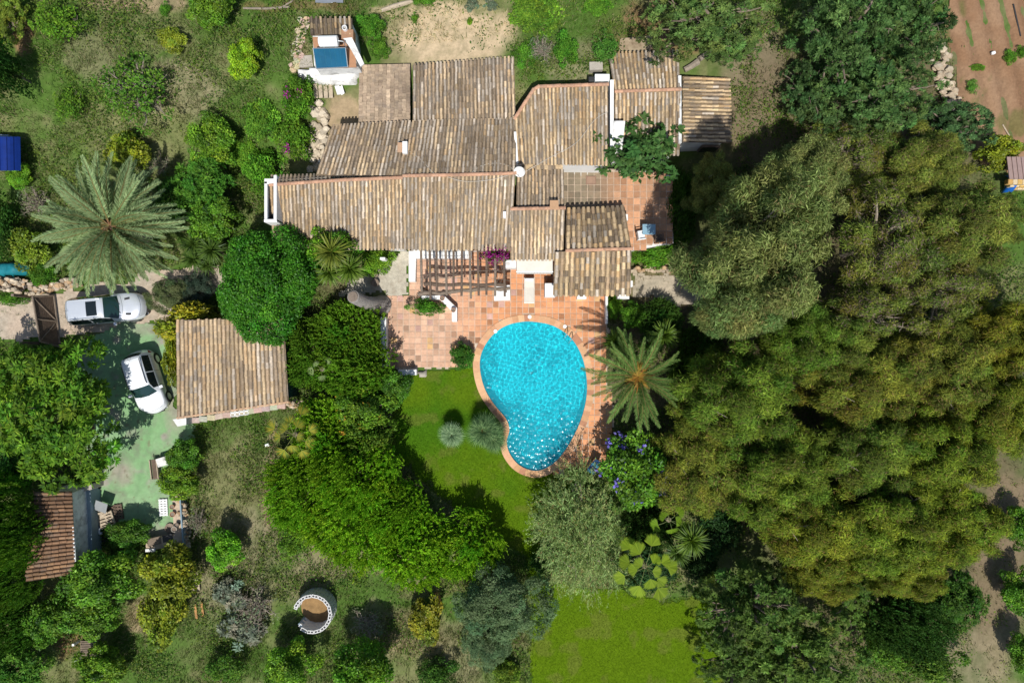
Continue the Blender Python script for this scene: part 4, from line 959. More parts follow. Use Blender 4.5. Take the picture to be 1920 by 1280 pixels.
G2 = [(.046, .130, .014), (.080, .190, .017), (.130, .245, .024)]             # mid green
G3 = [(.040, .088, .022), (.068, .130, .032), (.104, .170, .046)]             # dark olive green
GY = [(.150, .215, .012), (.225, .280, .015), (.310, .340, .020)]             # yellow green
GE = [(.082, .130, .012), (.140, .190, .016), (.215, .245, .022)]             # olive gold
GO = [(.110, .150, .075), (.165, .210, .110), (.220, .265, .150)]             # grey olive
GX = [(.130, .180, .048), (.185, .232, .068), (.250, .288, .098)]             # grey-green gum
for i in range(3):
    proto('citrus%d' % i, 1.45, 2.7, crown(100 + i, 1.4, 1.5, 1.2, 64, (.17, .44), 9500, .14, .075, G1, lump=.36, inner=.4, lobejit=.24), dict(H0=.9, r0=.09, spread=12, seed=i), 'leafgloss', zc=1.6)
for i in range(2):
    proto('lemon%d' % i, 1.3, 2.4, crown(120 + i, 1.3, 1.35, 1.05, 48, (.15, .38), 6000, .17, .09, GY, 'tuft', 6, lump=.36, inner=.4, lobejit=.24), dict(H0=.8, r0=.07, spread=10, seed=i + 4), 'leafgloss', zc=1.45)
for i in range(3):
    proto('bush%d' % i, 1.0, 1.2, crown(140 + i, 1.0, .45, .7, 44, (.13, .34), 4800, .11, .05, G2, zmin=-.1, lump=.45, lobejit=.24), dict(H0=.3, r0=.04, spread=8, seed=i + 8), zc=.55)
proto('broad0', 2.9, 5.4, crown(160, 2.8, 2.9, 2.2, 120, (.45, .75), 42000, .14, .085, G2, lump=.10, jit=.2, inner=.7), dict(H0=1.8, r0=.22, spread=16), 'leafgloss', zc=3.2)
proto('loquat0', 3.6, 6.2, crown(170, 3.5, 3.3, 2.6, 110, (.34, .80), 17000, .30, .10, [(.042, .118, .012), (.082, .188, .016), (.138, .250, .022)], 'tuft', 9, lump=.30, inner=.35, tuftr=.03, lobejit=.25), dict(H0=2.0, r0=.2, spread=22, twigs=1), zc=3.6)
proto('loquat1', 2.2, 4.0, crown(171, 2.1, 2.3, 1.6, 60, (.30, .60), 7500, .26, .09, G2, 'tuft', 7, lump=.25, tuftr=.03), dict(H0=1.4, r0=.13, spread=16, twigs=1), zc=2.4)
for i in range(3):
    proto('pine%d' % i, 4.0, 8.2, crown(180 + i, 3.9, 4.4, 3.4, 150, (.24, .60), 22000, .28, .075, G3, 'tuft', 14, lump=.36, tuftr=.02, jit=.25, inner=.3, lobejit=.25), dict(H0=4.0, r0=.26, spread=40, twigs=2, seed=i + 20), 'leaf', 'bark', zc=4.9)
for i in range(3):
    proto('euc%d' % i, 4.0, 9.5, crown(190 + i, 3.9, 5.6, 3.6, 130, (.34, .85), 80000, .34, .042, GE, droop=.45, lump=.30, jit=.34, shell=(.35, 1.18), accent=(.20, .13, .04), accf=.06, lobejit=.24), dict(H0=4.6, r0=.27, spread=26, twigs=5, thin=.3, seed=i + 30), 'leaf', 'palebark', zc=6.0)
proto('gum0', 4.0, 9.5, crown(195, 3.9, 5.6, 3.6, 130, (.34, .85), 80000, .30, .045, GX, droop=.4, lump=.28, jit=.32, shell=(.35, 1.18), accent=(.19, .15, .06), accf=.06), dict(H0=4.6, r0=.27, spread=22, twigs=3, seed=37), 'leaf', 'palebark', zc=6.0)
proto('thin0', 3.6, 8.5, crown(198, 3.5, 5.0, 2.8, 50, (.35, .85), 21000, .28, .042, GE, droop=.4, lump=.3, jit=.3, shell=(.4, 1.15), accent=(.21, .15, .07), accf=.14), dict(H0=4.4, r0=.24, spread=26, twigs=5, thin=.45, seed=41), 'leaf', 'palebark', zc=5.4)
for i in range(2):
    proto('olive%d' % i, 2.6, 4.6, crown(200 + i, 2.5, 2.7, 1.9, 85, (.32, .62), 34000, .15, .038, GO, 'tuft', 7, lump=.24, jit=.26, tuftr=.02), dict(H0=1.5, r0=.17, spread=18, twigs=2, seed=i + 50), zc=2.8)
for i in range(3):
    proto('hedge%d' % i, 2.3, 3.4, crown(210 + i, 2.25, 1.5, 1.8, 80, (.40, .70), 40000, .15, .075, [(.100, .255, .012), (.170, .350, .016), (.250, .420, .024)], 'spray', 24, zmin=-.2, lump=.24, spray=((.1, .3, 1.3), (-.1, .2, 1.3), (.2, .1, 1.3))[i], jit=.25, slen=(3.5, 6.5)), dict(H0=1.2, r0=.11, spread=10, seed=i + 60), zc=1.9)
proto('sparse0', 2.3, 2.8, crown(220, 2.2, 1.2, .9, 70, (.2, .42), 2600, .16, .09, G2, 'tuft', 6, lump=.3, zmin=-.2), dict(H0=.6, r0=.12, spread=60, twigs=3, wob=.2, thin=.6), 'leaf', 'palebark', zc=1.4)
proto('sparse1', 1.6, 2.0, crown(221, 1.5, 1.0, .8, 46, (.2, .4), 3000, .15, .08, G2, 'tuft', 6, lump=.3, zmin=-.2), dict(H0=.5, r0=.06, spread=28, twigs=3, wob=.2), 'leaf', 'palebark', zc=1.0)
proto('bare0', 1.2, 1.4, crown(222, 1.15, .6, .6, 30, (.15, .3), 500, .10, .05, GO, 'tuft', 6, lump=.3, zmin=-.1), dict(H0=.25, r0=.075, spread=30, twigs=9, wob=.3, thin=.6), 'leaf', 'palebark', zc=.6)
proto('fig0', 2.3, 4.2, crown(230, 2.2, 2.6, 1.3, 60, (.22, .46), 3000, .30, .17, [(.032, .085, .020), (.052, .120, .028), (.080, .155, .040)], 'tuft', 6, lump=.42, inner=.3, tuftr=.05), dict(H0=1.6, r0=.12, spread=26, twigs=1, wob=.2), zc=2.9)
proto('tam0', 2.7, 4.4, crown(240, 2.6, 2.4, 1.9, 100, (.28, .6), 38000, .19, .034, [(.125, .205, .075), (.20, .285, .13), (.30, .37, .22)], 'spray', 26, lump=.42, inner=.35, zmin=-.4, spray=(-.15, -.1, -.12), jit=.3, accent=(.22, .16, .09), accf=.06, slen=(4, 7)), dict(H0=1.6, r0=.16, spread=26, twigs=3, seed=71), 'leaf', 'palebark', zc=2.7)
proto('agave0', 1.4, 1.2, crown(250, 1.3, .45, .6, 30, (.2, .38), 2600, .26, .09, [(.15, .18, .12), (.22, .24, .17), (.28, .29, .22)], 'tuft', 12, zmin=-.1, lump=.35, tuftr=.02), dict(H0=.3, r0=.06, spread=26, twigs=5, wob=.3, thin=.6), 'leaf', 'palebark', zc=.6)

def fit(px, py, rpx, zc, R):
    s = 1.0; z = 0.0; x = y = 0.0
    for _ in range(10):
        zz = z + zc * s; k = (CAM_H - zz) / CAM_H / K; s = rpx * k / R; x = (px - 960) * k; y = (640 - py) * k; z = float(hz(x, y))
    return s, Vector((x, y, z))
def plant(pk, name, px, py, rx, ry, label, cat, group=None, rot=None, tint=(1, 1, 1), zs=1.0, flowers=None):
    P = PROTO[pk]; r = (rx + ry) / 2; s, loc = fit(px, py, r, P['zc'] * zs, P['R']); sx, sy = s * rx / r, s * ry / r
    t = thing(name, (loc.x, loc.y, loc.z), label, cat, group)
    t.scale = (sx, sy, s * zs)
    rz = R_.uniform(0, 6.28) if rot is None else rot
    for nm, me in (('crown', P['crown']), ('trunk', P['trunk'])):
        if me is None: continue
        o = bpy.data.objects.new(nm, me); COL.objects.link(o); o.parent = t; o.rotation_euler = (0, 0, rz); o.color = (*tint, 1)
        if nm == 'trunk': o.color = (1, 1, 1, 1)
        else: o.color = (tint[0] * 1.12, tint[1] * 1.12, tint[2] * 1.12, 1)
    if flowers:
        cols, n, sz, mode = flowers; rng = np.random.default_rng(int(px * 7 + py)); lb = P['lobes']; pick_ = rng.choice(len(lb), max(3, int(len(lb) * mode)), replace=False); p, d, k = scatter(rng, lb[pick_], n, (1.0, 1.12), .6)
        # bunches
        m = max(6, n // 14); cen = p[:m]; p = cen[rng.integers(0, m, n)] + rng.normal(0, .085, (n, 3)); nr = unit(rng.normal(0, .6, (n, 3)) + np.array([0, 0, 1])); a = unit(np.cross(nr, rng.normal(size=(n, 3)))); b = np.cross(nr, a)
        V, F = quads(p, a, b, np.full(n, sz), np.full(n, sz * .8)); c = np.array(cols)[rng.integers(0, len(cols), n)] * rng.uniform(.75, 1.25, (n, 1))
        me = np_mesh('flowers', V, F, c); me.materials.append(M['petal']); o = bpy.data.objects.new('flowers', me); COL.objects.link(o); o.parent = t; o.rotation_euler = (0, 0, rz)
    return t
PURPLE = [(.20, .17, .62), (.30, .26, .75), (.15, .12, .50)]; PINK = [(.42, .02, .30), (.55, .05, .38), (.30, .02, .22)]; YELO = [(.55, .34, .03), (.60, .28, .04)]
CG = 'citrus and fruit trees of the rough garden'; BG = 'low shrubs of the rough garden'; EG = 'tall olive-gold trees of the eastern grove'; PG = 'dark evergreen trees at the garden edges'; HG = 'bright green hedge shrubs south of the house'
LT = 'left'
PL = [
 # ---- north-west rough garden
 ('pine0', 'evergreen_tree', 2, 25, 48, 62, 'yellowish evergreen tree filling the top left corner', 'tree', PG, (2.0, 1.5, .7), .5),
 ('sparse1', 'shrub', 112, 45, 52, 42, 'thin open shrub with grey twigs right of the top left corner tree', 'shrub', BG, (1.3, 1.2, 1), 1),
 ('citrus0', 'citrus_tree', 394, 14, 46, 38, 'round green citrus cut by the top edge of the picture, west of the stacked rails', 'tree', CG, (.9, .9, 1), 1),
 ('lemon0', 'shrub', 322, 73, 26, 22, 'small yellow-green large-leaved shrub alone in the dry grass', 'shrub', BG, (.8, .85, 1), .7),
 ('citrus1', 'citrus_tree', 458, 110, 33, 37, 'dense bright yellow-green rounded tree west of the stone path', 'tree', CG, (1.7, 1.45, 1), 1),
 ('sparse0', 'fig_tree', 252, 168, 82, 74, 'wide open tree with bare grey branches in the middle of the dry grass', 'tree', CG, (1, 1, 1), 1),
 ('sparse1', 'shrub', 133, 195, 30, 38, 'straggly shrub with a dark shadow in the western dry grass', 'shrub', BG, (1.2, 1.1, 1), 1),
 ('citrus2', 'citrus_tree', 394, 262, 50, 46, 'rounded green citrus above the dark shrubs by the palm', 'tree', CG, (.95, .95, 1), 1),
 ('lemon1', 'lemon_tree', 240, 285, 40, 32, 'yellow-green lemon touching the top fronds of the big palm', 'tree', CG, (.8, .85, 1), 1),
 ('bare0', 'bare_shrub', 302, 310, 28, 26, 'leafless grey shrub between lemon and big palm', 'shrub', BG, (1, 1, 1), 1),
 ('loquat1', 'tree', 382, 345, 55, 55, 'mid green leafy tree right of the big palm\'s upper fronds', 'tree', CG, (.8, .95, 1), 1),
 ('citrus1', 'citrus_tree', 400, 410, 50, 45, 'green tree between big palm and the glossy round tree', 'tree', CG, (.75, .85, 1), 1),
 ('bush0', 'shrub', 560, 180, 34, 45, 'flowering hedge shrub with few pink blooms nearest the whitewashed rock', 'shrub', BG, (1.2, 1.2, 1), 1.5),
 ('bush1', 'shrub', 553, 255, 38, 48, 'flowering hedge shrub with pink blooms west of the long roof', 'shrub', BG, (1.2, 1.15, 1), 1.5),
 ('bush2', 'shrub', 497, 325, 42, 48, 'bright green shrub against the west gable chimney', 'shrub', BG, (1.1, 1.3, 1), 1.3),
 ('bush0', 'shrub', 490, 225, 38, 48, 'pale green low shrub west of the pink flowering hedge', 'shrub', BG, (1.4, 1.4, 1.3), .7),
 ('bush1', 'shrub', 457, 290, 30, 36, 'low grassy shrub between citrus and gable chimney shrub', 'shrub', BG, (1.3, 1.3, 1), .7),
 ('bush2', 'shrub', 310, 17, 12, 13, 'tiny green shrub near the top edge in dry grass', 'shrub', BG, (1, 1.2, 1), 1),
 ('bush1', 'shrub', 695, 48, 28, 24, 'green shrub right behind the small white outbuilding', 'shrub', BG, (.9, 1.1, 1), 1.2),
 ('bush2', 'shrub', 712, 90, 22, 22, 'low green shrub east of the outbuilding wall', 'shrub', BG, (1.1, 1.1, 1), .8),
 ('citrus0', 'shrub', 36, 330, 24, 26, 'bright leafed shrub under the blue barrel roof at the left edge', 'shrub', BG, (1.1, 1.2, 1), .8),
 ('lemon0', 'shrub', 55, 465, 36, 36, 'broad-leaved shrub beside the teal tarpaulin', 'shrub', BG, (.6, .75, 1), .9),
 ('bush0', 'shrub', 80, 515, 28, 26, 'leafy shrub on top of the dry stone wall', 'shrub', BG, (1.0, 1.1, 1), 1),
 ('bare0', 'bare_shrub', 65, 380, 36, 36, 'grey-brown twiggy shrub left of the big palm', 'shrub', BG, (1, 1, .8), 1),
 ('bush2', 'shrub', 20, 560, 34, 14, 'low ivy-like shrub over the wall by the wooden gate', 'shrub', BG, (1, 1.1, 1), 1),
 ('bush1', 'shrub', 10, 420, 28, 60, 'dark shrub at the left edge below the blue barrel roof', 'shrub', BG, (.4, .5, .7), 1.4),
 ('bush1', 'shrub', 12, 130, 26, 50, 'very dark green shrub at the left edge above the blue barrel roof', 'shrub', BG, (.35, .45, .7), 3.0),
 ('bare0', 'bare_shrub', 12, 122, 26, 12, 'bare grey branch reaching in from the left edge', 'shrub', BG, (1, 1, 1), 2.0),
 ('bush0', 'shrub', 325, 385, 40, 60, 'dark undergrowth shrub beneath the palm\'s right fronds', 'shrub', BG, (.7, .8, 1), .8),
 # ---- north centre
 ('bush0', 'vine_patch', 1002, 22, 58, 50, 'yellow-green leafy bed of low vines at the top edge', 'plant bed', BG, (1.35, 1.2, 1), .35),
 ('bush1', 'shrub', 1062, 92, 26, 32, 'dark green mound right of the twiggy grey bush north of the house', 'shrub', BG, (.9, 1.1, 1), 1.2),
 ('bush2', 'shrub', 985, 100, 26, 26, 'green mound left of the twiggy grey bush north of the house', 'shrub', BG, (1.0, 1.15, 1), .9),
 ('bare0', 'bare_shrub', 1015, 92, 32, 28, 'grey twiggy bush between two green mounds north of the house', 'shrub', BG, (1, 1, 1), 1),
 ('sparse1', 'small_tree', 1135, 90, 30, 30, 'small dark leafed tree above the air conditioner', 'tree', CG, (.8, 1, 1.3), 1),
 ('bush0', 'shrub', 1120, 12, 30, 22, 'small green clump at the top edge right of the vine bed', 'shrub', BG, (1.2, 1.3, 1), .5),
 ('bush1', 'shrub', 800, -2, 30, 14, 'green clump cut by the top edge over the sandy yard', 'shrub', BG, (1, 1.1, 1), 1),
 ('agave0', 'shrub', 884, 10, 16, 14, 'grey-green tussock at the top of the sandy yard', 'shrub', BG, (.6, .7, .6), 1),
 ('agave0', 'shrub', 920, 8, 17, 14, 'second grey-green tussock at the top of the sandy yard, nearer the vine bed', 'shrub', BG, (.6, .7, .6), 1),
 ('bush2', 'shrub', 778, 34, 8, 10, 'tiny green tuft in the sandy yard', 'shrub', BG, (1.2, 1.2, 1), 1),
 ('bush0', 'shrub', 881, 40, 6, 9, 'tiny bright yellow tuft in the middle of the sandy yard', 'shrub', BG, (1.8, 1.5, 1), 1),
 # ---- around the house and patio
 ('broad0', 'round_tree', 500, 530, 93, 107, 'dense glossy dark green round tree at the south-west corner of the house', 'tree', 'broadleaved trees by the house', (.55, .86, .5), 1),
 ('fig0', 'fig_tree', 1203, 275, 92, 76, 'open fig with dark star-shaped foliage leaning over the east roofs', 'tree', CG, (1, 1, 1), 1),
 ('citrus0', 'shrub', 628, 466, 52, 40, 'bright green bush growing over the eave behind the yuccas', 'shrub', BG, (.95, 1.05, 1), 1.75),
 ('bush1', 'shrub', 706, 490, 34, 28, 'yellow-green bush beside the concrete path', 'shrub', BG, (1.6, 1.4, 1), 1),
 ('olive0', 'shrub', 318, 555, 44, 36, 'dark grey-green shrub at the nose of the silver car', 'shrub', BG, (.6, .62, .45), .8),
 ('olive1', 'shrub', 368, 543, 32, 34, 'very dark bluish shrub by the glossy round tree', 'shrub', BG, (.28, .35, .42), .8),
 ('lemon1', 'yellow_shrub', 362, 610, 58, 40, 'golden yellow shrub overhanging the garage roof', 'shrub', BG, (1.15, .95, 1), 1.1),
 ('lemon0', 'yellow_shrub', 322, 665, 14, 50, 'narrow yellow-green climber along the garage wall', 'shrub', BG, (.9, .9, 1), 1),
 ('hedge0', 'hedge_shrub', 580, 660, 58, 62, 'leafy mid green hedge mass right of the garage roof', 'hedge', HG, (.62, .66, 1), 1),
 ('hedge1', 'hedge_shrub', 655, 620, 66, 56, 'green hedge mass below the fallen grey trunk', 'hedge', HG, (.70, .74, 1), 1),
 ('hedge2', 'hedge_shrub', 668, 695, 74, 58, 'green hedge mass against the patio\'s long white wall', 'hedge', HG, (.72, .76, 1), 1),
 ('citrus2', 'hedge_shrub', 735, 725, 34, 42, 'dark leafy bush by the short white corner wall', 'hedge', HG, (.55, .7, .9), 1.1),
 ('bush2', 'shrub', 800, 575, 36, 18, 'green climber spilling over the angled planter wall', 'shrub', BG, (.9, 1.2, 1), 1.6),
 ('bush0', 'shrub', 866, 667, 27, 27, 'round green shrub where the patio meets the pool coping', 'shrub', BG, (.65, .9, 1), 1.3),
 ('bush1', 'bougainvillea', 932, 478, 27, 16, 'vivid purple bougainvillea sprawling over the pergola end', 'shrub', BG, (1, 1, 1), 4.0),
 ('bush1', 'shrub', 1232, 480, 52, 26, 'clipped bright green hedge south of the shaded east terrace', 'hedge', BG, (1.2, 1.3, 1), 1.2),
 ('bush2', 'shrub', 1152, 573, 16, 26, 'upright green shrub inside the thin white wall east of the patio', 'shrub', BG, (1.3, 1.3, 1), 1.2),
 ('bush0', 'shrub', 1185, 590, 30, 26, 'broad bright green shrub in the bed above the poolside palm', 'shrub', BG, (1.2, 1.3, 1), 1.2),
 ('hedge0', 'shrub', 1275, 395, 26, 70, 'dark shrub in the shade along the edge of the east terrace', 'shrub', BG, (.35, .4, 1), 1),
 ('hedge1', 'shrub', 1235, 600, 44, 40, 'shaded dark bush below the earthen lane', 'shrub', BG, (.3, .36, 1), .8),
 # ---- west: drive and shed
 ('loquat0', 'loquat_tree', 108, 775, 122, 138, 'big spreading tree with star-shaped leaf clusters shading the white car', 'tree', 'broadleaved trees by the house', (1.25, 1.2, 1), 1),
 ('loquat1', 'tree', 25, 700, 60, 62, 'yellow tipped tree at the left edge behind the big spreading tree', 'tree', CG, (1.3, 1.1, 1), 1.2),
 ('loquat1', 'tree', 28, 862, 52, 62, 'dark tree at the left edge between the spreading tree and the shed', 'tree', CG, (.6, .75, 1), 1),
 ('hedge2', 'hedge_shrub', 8, 985, 66, 84, 'tall bright green conifer hedge overhanging the shed roof', 'hedge', HG, (.5, .6, 1), 2.0),
 ('hedge0', 'hedge_shrub', 15, 1090, 56, 60, 'tall green conifer hedge below the shed at the left edge', 'hedge', HG, (.45, .52, 1), 1.4),
 ('citrus0', 'citrus_tree', 345, 855, 34, 34, 'citrus behind the wooden bench at the edge of the driveway', 'tree', CG, (.7, .85, 1), 1),
 ('citrus1', 'citrus_tree', 335, 902, 42, 32, 'citrus overhanging the white pallet by the driveway', 'tree', CG, (1.1, 1.0, 1), 1),
 ('citrus2', 'citrus_tree', 190, 1085, 66, 58, 'green citrus below the shed\'s south end', 'tree', CG, (.75, .85, 1), 1.1),
 ('citrus0', 'citrus_tree', 165, 1150, 60, 45, 'mid green citrus above the grey wooden deck', 'tree', CG, (.8, .85, 1), 1),
 ('citrus1', 'citrus_tree', 90, 1165, 44, 48, 'dark round citrus left of the grey wooden deck', 'tree', CG, (.7, .8, 1), 1.1),
 ('lemon0', 'citrus_tree', 318, 1075, 54, 46, 'yellow-green citrus below the stone barbecue corner', 'tree', CG, (.8, .8, 1), 1),
 ('lemon1', 'citrus_tree', 305, 1152, 38, 54, 'tall yellow-green citrus next to the planks on the grass', 'tree', CG, (.75, .8, 1), 1),
 ('citrus2', 'citrus_tree', 420, 1030, 36, 37, 'dense bright green ball-shaped tree in the dry grass', 'tree', CG, (1.0, 1.3, 1), 1.1),
 ('sparse1', 'shrub', 553, 1020, 38, 38, 'loose shrub in grass between ball-shaped tree and great hedge', 'shrub', BG, (1.2, 1.1, 1), 1.2),
 ('citrus0', 'conifer_shrub', 240, 1000, 44, 30, 'dark conifer-like shrub beside the barbecue corner', 'shrub', BG, (.6, .7, 1), .9),
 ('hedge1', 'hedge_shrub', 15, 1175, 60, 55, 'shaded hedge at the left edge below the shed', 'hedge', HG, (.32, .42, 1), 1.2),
 ('loquat1', 'tree', 30, 1262, 62, 56, 'leafy tree in the bottom left corner', 'tree', CG, (.85, .95, 1), 1),
 ('citrus1', 'citrus_tree', 185, 1250, 50, 38, 'citrus cut by the bottom edge below the grey wooden deck', 'tree', CG, (1, .95, 1), 1),
 ('agave0', 'silver_shrub', 432, 1115, 38, 38, 'silvery succulent shrub among dead twigs, nearest the planks', 'shrub', BG, (1, 1, 1), 1),
 ('agave0', 'silver_shrub', 455, 1180, 48, 40, 'silvery succulent shrub among dead twigs, near the block ring', 'shrub', BG, (.85, .85, .85), 1),
 ('bare0', 'bare_shrub', 478, 1140, 44, 56, 'heap of dead grey twigs left of the block ring', 'shrub', BG, (1, 1, 1), 1),
 ('bare0', 'bare_shrub', 370, 975, 24, 34, 'leafless grey shrub behind the stone raised bed', 'shrub', BG, (1, 1, 1), 1),
 ('bare0', 'bare_shrub', 690, 1170, 40, 34, 'grey twiggy shrub in the grass right of the block ring', 'shrub', BG, (1, 1, 1), .8),
 ('citrus2', 'citrus_tree', 545, 1248, 50, 46, 'citrus at the bottom edge below the block ring', 'tree', CG, (.95, 1.0, 1), 1.1),
 ('citrus0', 'citrus_tree', 680, 1250, 62, 50, 'broad citrus at the bottom edge with a deep shadow above it', 'tree', CG, (.9, 1.0, 1), 1.3),
 ('bush2', 'shrub', 820, 1262, 40, 32, 'dark shrub at the bottom edge left of the lower lawn', 'shrub', BG, (.7, .75, 1), 1.2),
 ('sparse1', 'shrub', 420, 1255, 46, 36, 'dim twiggy shrub at the bottom edge below silvery succulents', 'shrub', BG, (.9, .9, 1), 1),
 ('lemon1', 'yellow_shrub', 800, 1160, 30, 42, 'yellow speckled shrub left of the grey olive', 'shrub', BG, (.85, .75, 1), .9),
 ('bush0', 'shrub', 950, 1262, 30, 30, 'reddish green shrub at the bottom left corner of the lower lawn', 'shrub', BG, (1.5, 1.1, 1), 1),
 # ---- the great hedge south of the patio
 ('citrus2', 'flowering_shrub', 682, 770, 58, 46, 'orange flowering bush at the north end of the great hedge', 'hedge', HG, (.85, .85, 1), 1.2),
 ('hedge1', 'hedge_shrub', 615, 815, 66, 72, 'great hedge section nearest the garage corner', 'hedge', HG, (1.0, 1.0, 1), 1),
 ('bush1', 'hedge_shrub', 692, 820, 50, 50, 'thin dark gold section of the great hedge beside the lawn', 'hedge', HG, (1.2, .95, 1), 2.2),
 ('hedge0', 'hedge_shrub', 570, 920, 72, 72, 'westernmost section of the great hedge beside the footpath', 'hedge', HG, (1.0, 1.02, 1), 1),
 ('hedge0', 'hedge_shrub', 672, 890, 80, 76, 'central section of the great hedge with slanting shoots', 'hedge', HG, (1.05, 1.05, 1), 1.25),
 ('hedge0', 'hedge_shrub', 742, 958, 64, 58, 'great hedge section casting a dark shadow on the lawn', 'hedge', HG, (1.0, 1.05, 1), 1.25),
 ('hedge2', 'hedge_shrub', 665, 985, 84, 74, 'lower middle section of the great hedge', 'hedge', HG, (1.15, 1.12, 1), .95),
 ('hedge2', 'hedge_shrub', 775, 1030, 88, 66, 'bottom section of the great hedge above the grass strip', 'hedge', HG, (1.15, 1.12, 1), .9),
 ('hedge1', 'hedge_shrub', 875, 1022, 70, 58, 'easternmost section of the great hedge reaching the lawn', 'hedge', HG, (1.1, 1.1, 1), 1),
 ('olive0', 'olive_tree', 945, 1130, 94, 76, 'grey-green olive between great hedge and lower lawn', 'tree', 'olive trees by the lawn', (.62, .78, .62), 1),
 ('olive1', 'olive_tree', 915, 1200, 52, 60, 'smaller grey-green olive at the lower left of the lawn', 'tree', 'olive trees by the lawn', (.62, .78, .62), .9),
 ('tam0', 'weeping_tree', 1090, 1005, 84, 122, 'feathery grey-green weeping tree at the south tip of the pool', 'tree', None, (1.15, 1.15, .8), .8),
 ('bush0', 'shrub', 1025, 1055, 40, 28, 'shaded dark shrub under the weeping tree', 'shrub', BG, (.5, .6, 1), 1),
 ('citrus0', 'flowering_tree', 1195, 880, 72, 76, 'flowering tree with blue-violet blossom clusters south-east of the pool', 'tree', None, (.8, .9, 1), 1.1),
 # ---- eastern grove
 ('gum0', 'gum_tree', 1414, 470, 124, 152, 'tall grey-green feathery tree, the westernmost of the grove', 'tree', EG, (1, 1, 1), 1.95),
 ('gum0', 'gum_tree', 1500, 345, 85, 95, 'grey-green feathery crown at the north-west of the grove', 'tree', EG, (1, .98, .95), 1.2),
 ('gum0', 'gum_tree', 1400, 570, 90, 75, 'grey-green lower crown above the poolside bushes', 'tree', EG, (.85, .9, .9), 1.55),
 ('gum0', 'gum_tree', 1335, 350, 52, 60, 'small gold-green crown nearest the fig and east roofs', 'tree', EG, (1.05, .95, .7), 1.2),
 ('thin0', 'thin_tree', 1590, 290, 90, 80, 'sparse crown with pale branches under the dark pines', 'tree', EG, (1.0, .96, 1.8), .8),
 ('euc0', 'gum_tree', 1725, 310, 90, 78, 'olive crown between the dark pines and the ploughed field', 'tree', EG, (1.0, .96, 1.8), .9),
 ('thin0', 'thin_tree', 1660, 455, 105, 110, 'gaunt half-bare tree with exposed grey limbs in the grove\'s centre', 'tree', EG, (1.0, .96, 1.8), 1.0),
 ('euc1', 'gum_tree', 1805, 430, 110, 90, 'olive crown at the right edge below the blue sheet', 'tree', EG, (1.0, .96, 1.8), 1),
 ('thin0', 'thin_tree', 1770, 545, 100, 85, 'thin crown over bare earth near the right edge', 'tree', EG, (1.0, .96, 1.8), .9),
 ('thin0', 'thin_tree', 1620, 590, 110, 75, 'open crown with pale forked branches below the gaunt tree', 'tree', EG, (1.0, .96, 1.8), 1.1),
 ('euc1', 'gum_tree', 1570, 655, 90, 78, 'mid olive crown filling the grove between the pale forked branches and the reddish-gold crown', 'tree', EG, (.9, .95, 1.6), 1.15),
 ('euc2', 'gum_tree', 1890, 640, 95, 80, 'golden crown cut by the right edge halfway down', 'tree', EG, (1.1, .98, 1), 1),
 ('euc0', 'gum_tree', 1500, 640, 85, 80, 'green-gold crown in the middle of the grove beside a dark gap', 'tree', EG, (.72, .96, 1.2), 1.3),
 ('euc1', 'gum_tree', 1380, 745, 118, 105, 'broad olive-gold crown right of the poolside palm', 'tree', EG, (.80, .98, 1.2), 1.15),
 ('euc2', 'gum_tree', 1310, 875, 90, 100, 'olive-gold crown beside the violet flowering tree', 'tree', EG, (1.0, .95, 1.3), .85),
 ('euc0', 'gum_tree', 1455, 880, 110, 100, 'olive-gold crown left of the grove\'s southern end', 'tree', EG, (.82, .95, 1.1), 1),
 ('euc1', 'gum_tree', 1610, 720, 110, 95, 'reddish-gold crown in the eastern centre of the grove', 'tree', EG, (1.02, .92, 1.3), 1),
 ('euc2', 'gum_tree', 1750, 690, 105, 95, 'tawny crown below the thin tree near the right edge', 'tree', EG, (1.0, .92, 1.4), 1),
 ('euc0', 'gum_tree', 1850, 770, 90, 90, 'gold crown along the right edge above the bare dirt', 'tree', EG, (1.0, .98, 1), 1),
 ('euc1', 'gum_tree', 1620, 850, 105, 90, 'olive crown with twiggy gaps in the south-east of the grove', 'tree', EG, (.80, .92, 1.3), 1),
 ('euc2', 'gum_tree', 1755, 850, 100, 90, 'bright olive crown beside a small grey clearing', 'tree', EG, (.92, 1.02, 1.0), 1),
 ('euc1', 'gum_tree', 1520, 990, 110, 92, 'gold crown over the dark bushes at the grove\'s south edge', 'tree', EG, (1.05, 1.0, 1.0), 1),
 ('euc0', 'gum_tree', 1660, 985, 110, 95, 'long gold crown in the middle of the south edge', 'tree', EG, (.90, 1.0, 1.0), 1),
 ('euc2', 'gum_tree', 1780, 985, 98, 85, 'gold crown bordering the pale dirt at the right', 'tree', EG, (.98, 1.05, 1.0), 1),
 ('euc2', 'gum_tree', 1545, 1075, 80, 50, 'lowest gold crown touching the dark south-east bushes', 'tree', EG, (1.0, .95, 1), .9),
 ('euc1', 'gum_tree', 1700, 1075, 82, 52, 'low gold crown above the deep shade at the bottom right', 'tree', EG, (.98, .95, 1), .9),
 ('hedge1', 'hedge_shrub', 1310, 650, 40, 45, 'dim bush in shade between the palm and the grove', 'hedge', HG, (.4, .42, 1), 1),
 # ---- dark pines
 ('pine0', 'pine_tree', 1320, 30, 128, 92, 'dark pine at the top edge above the north-east roof', 'tree', PG, (1.3, 1.15, 1.05), .85),
 ('pine1', 'pine_tree', 1370, 85, 58, 42, 'lower dark pine bough by the fallen logs behind the roof', 'tree', PG, (1.2, 1.15, 1), .7),
 ('pine1', 'pine_tree', 1590, 60, 112, 112, 'tall dark pine at the top edge right of the dry clearing', 'tree', PG, (.95, 1.0, 1), 1),
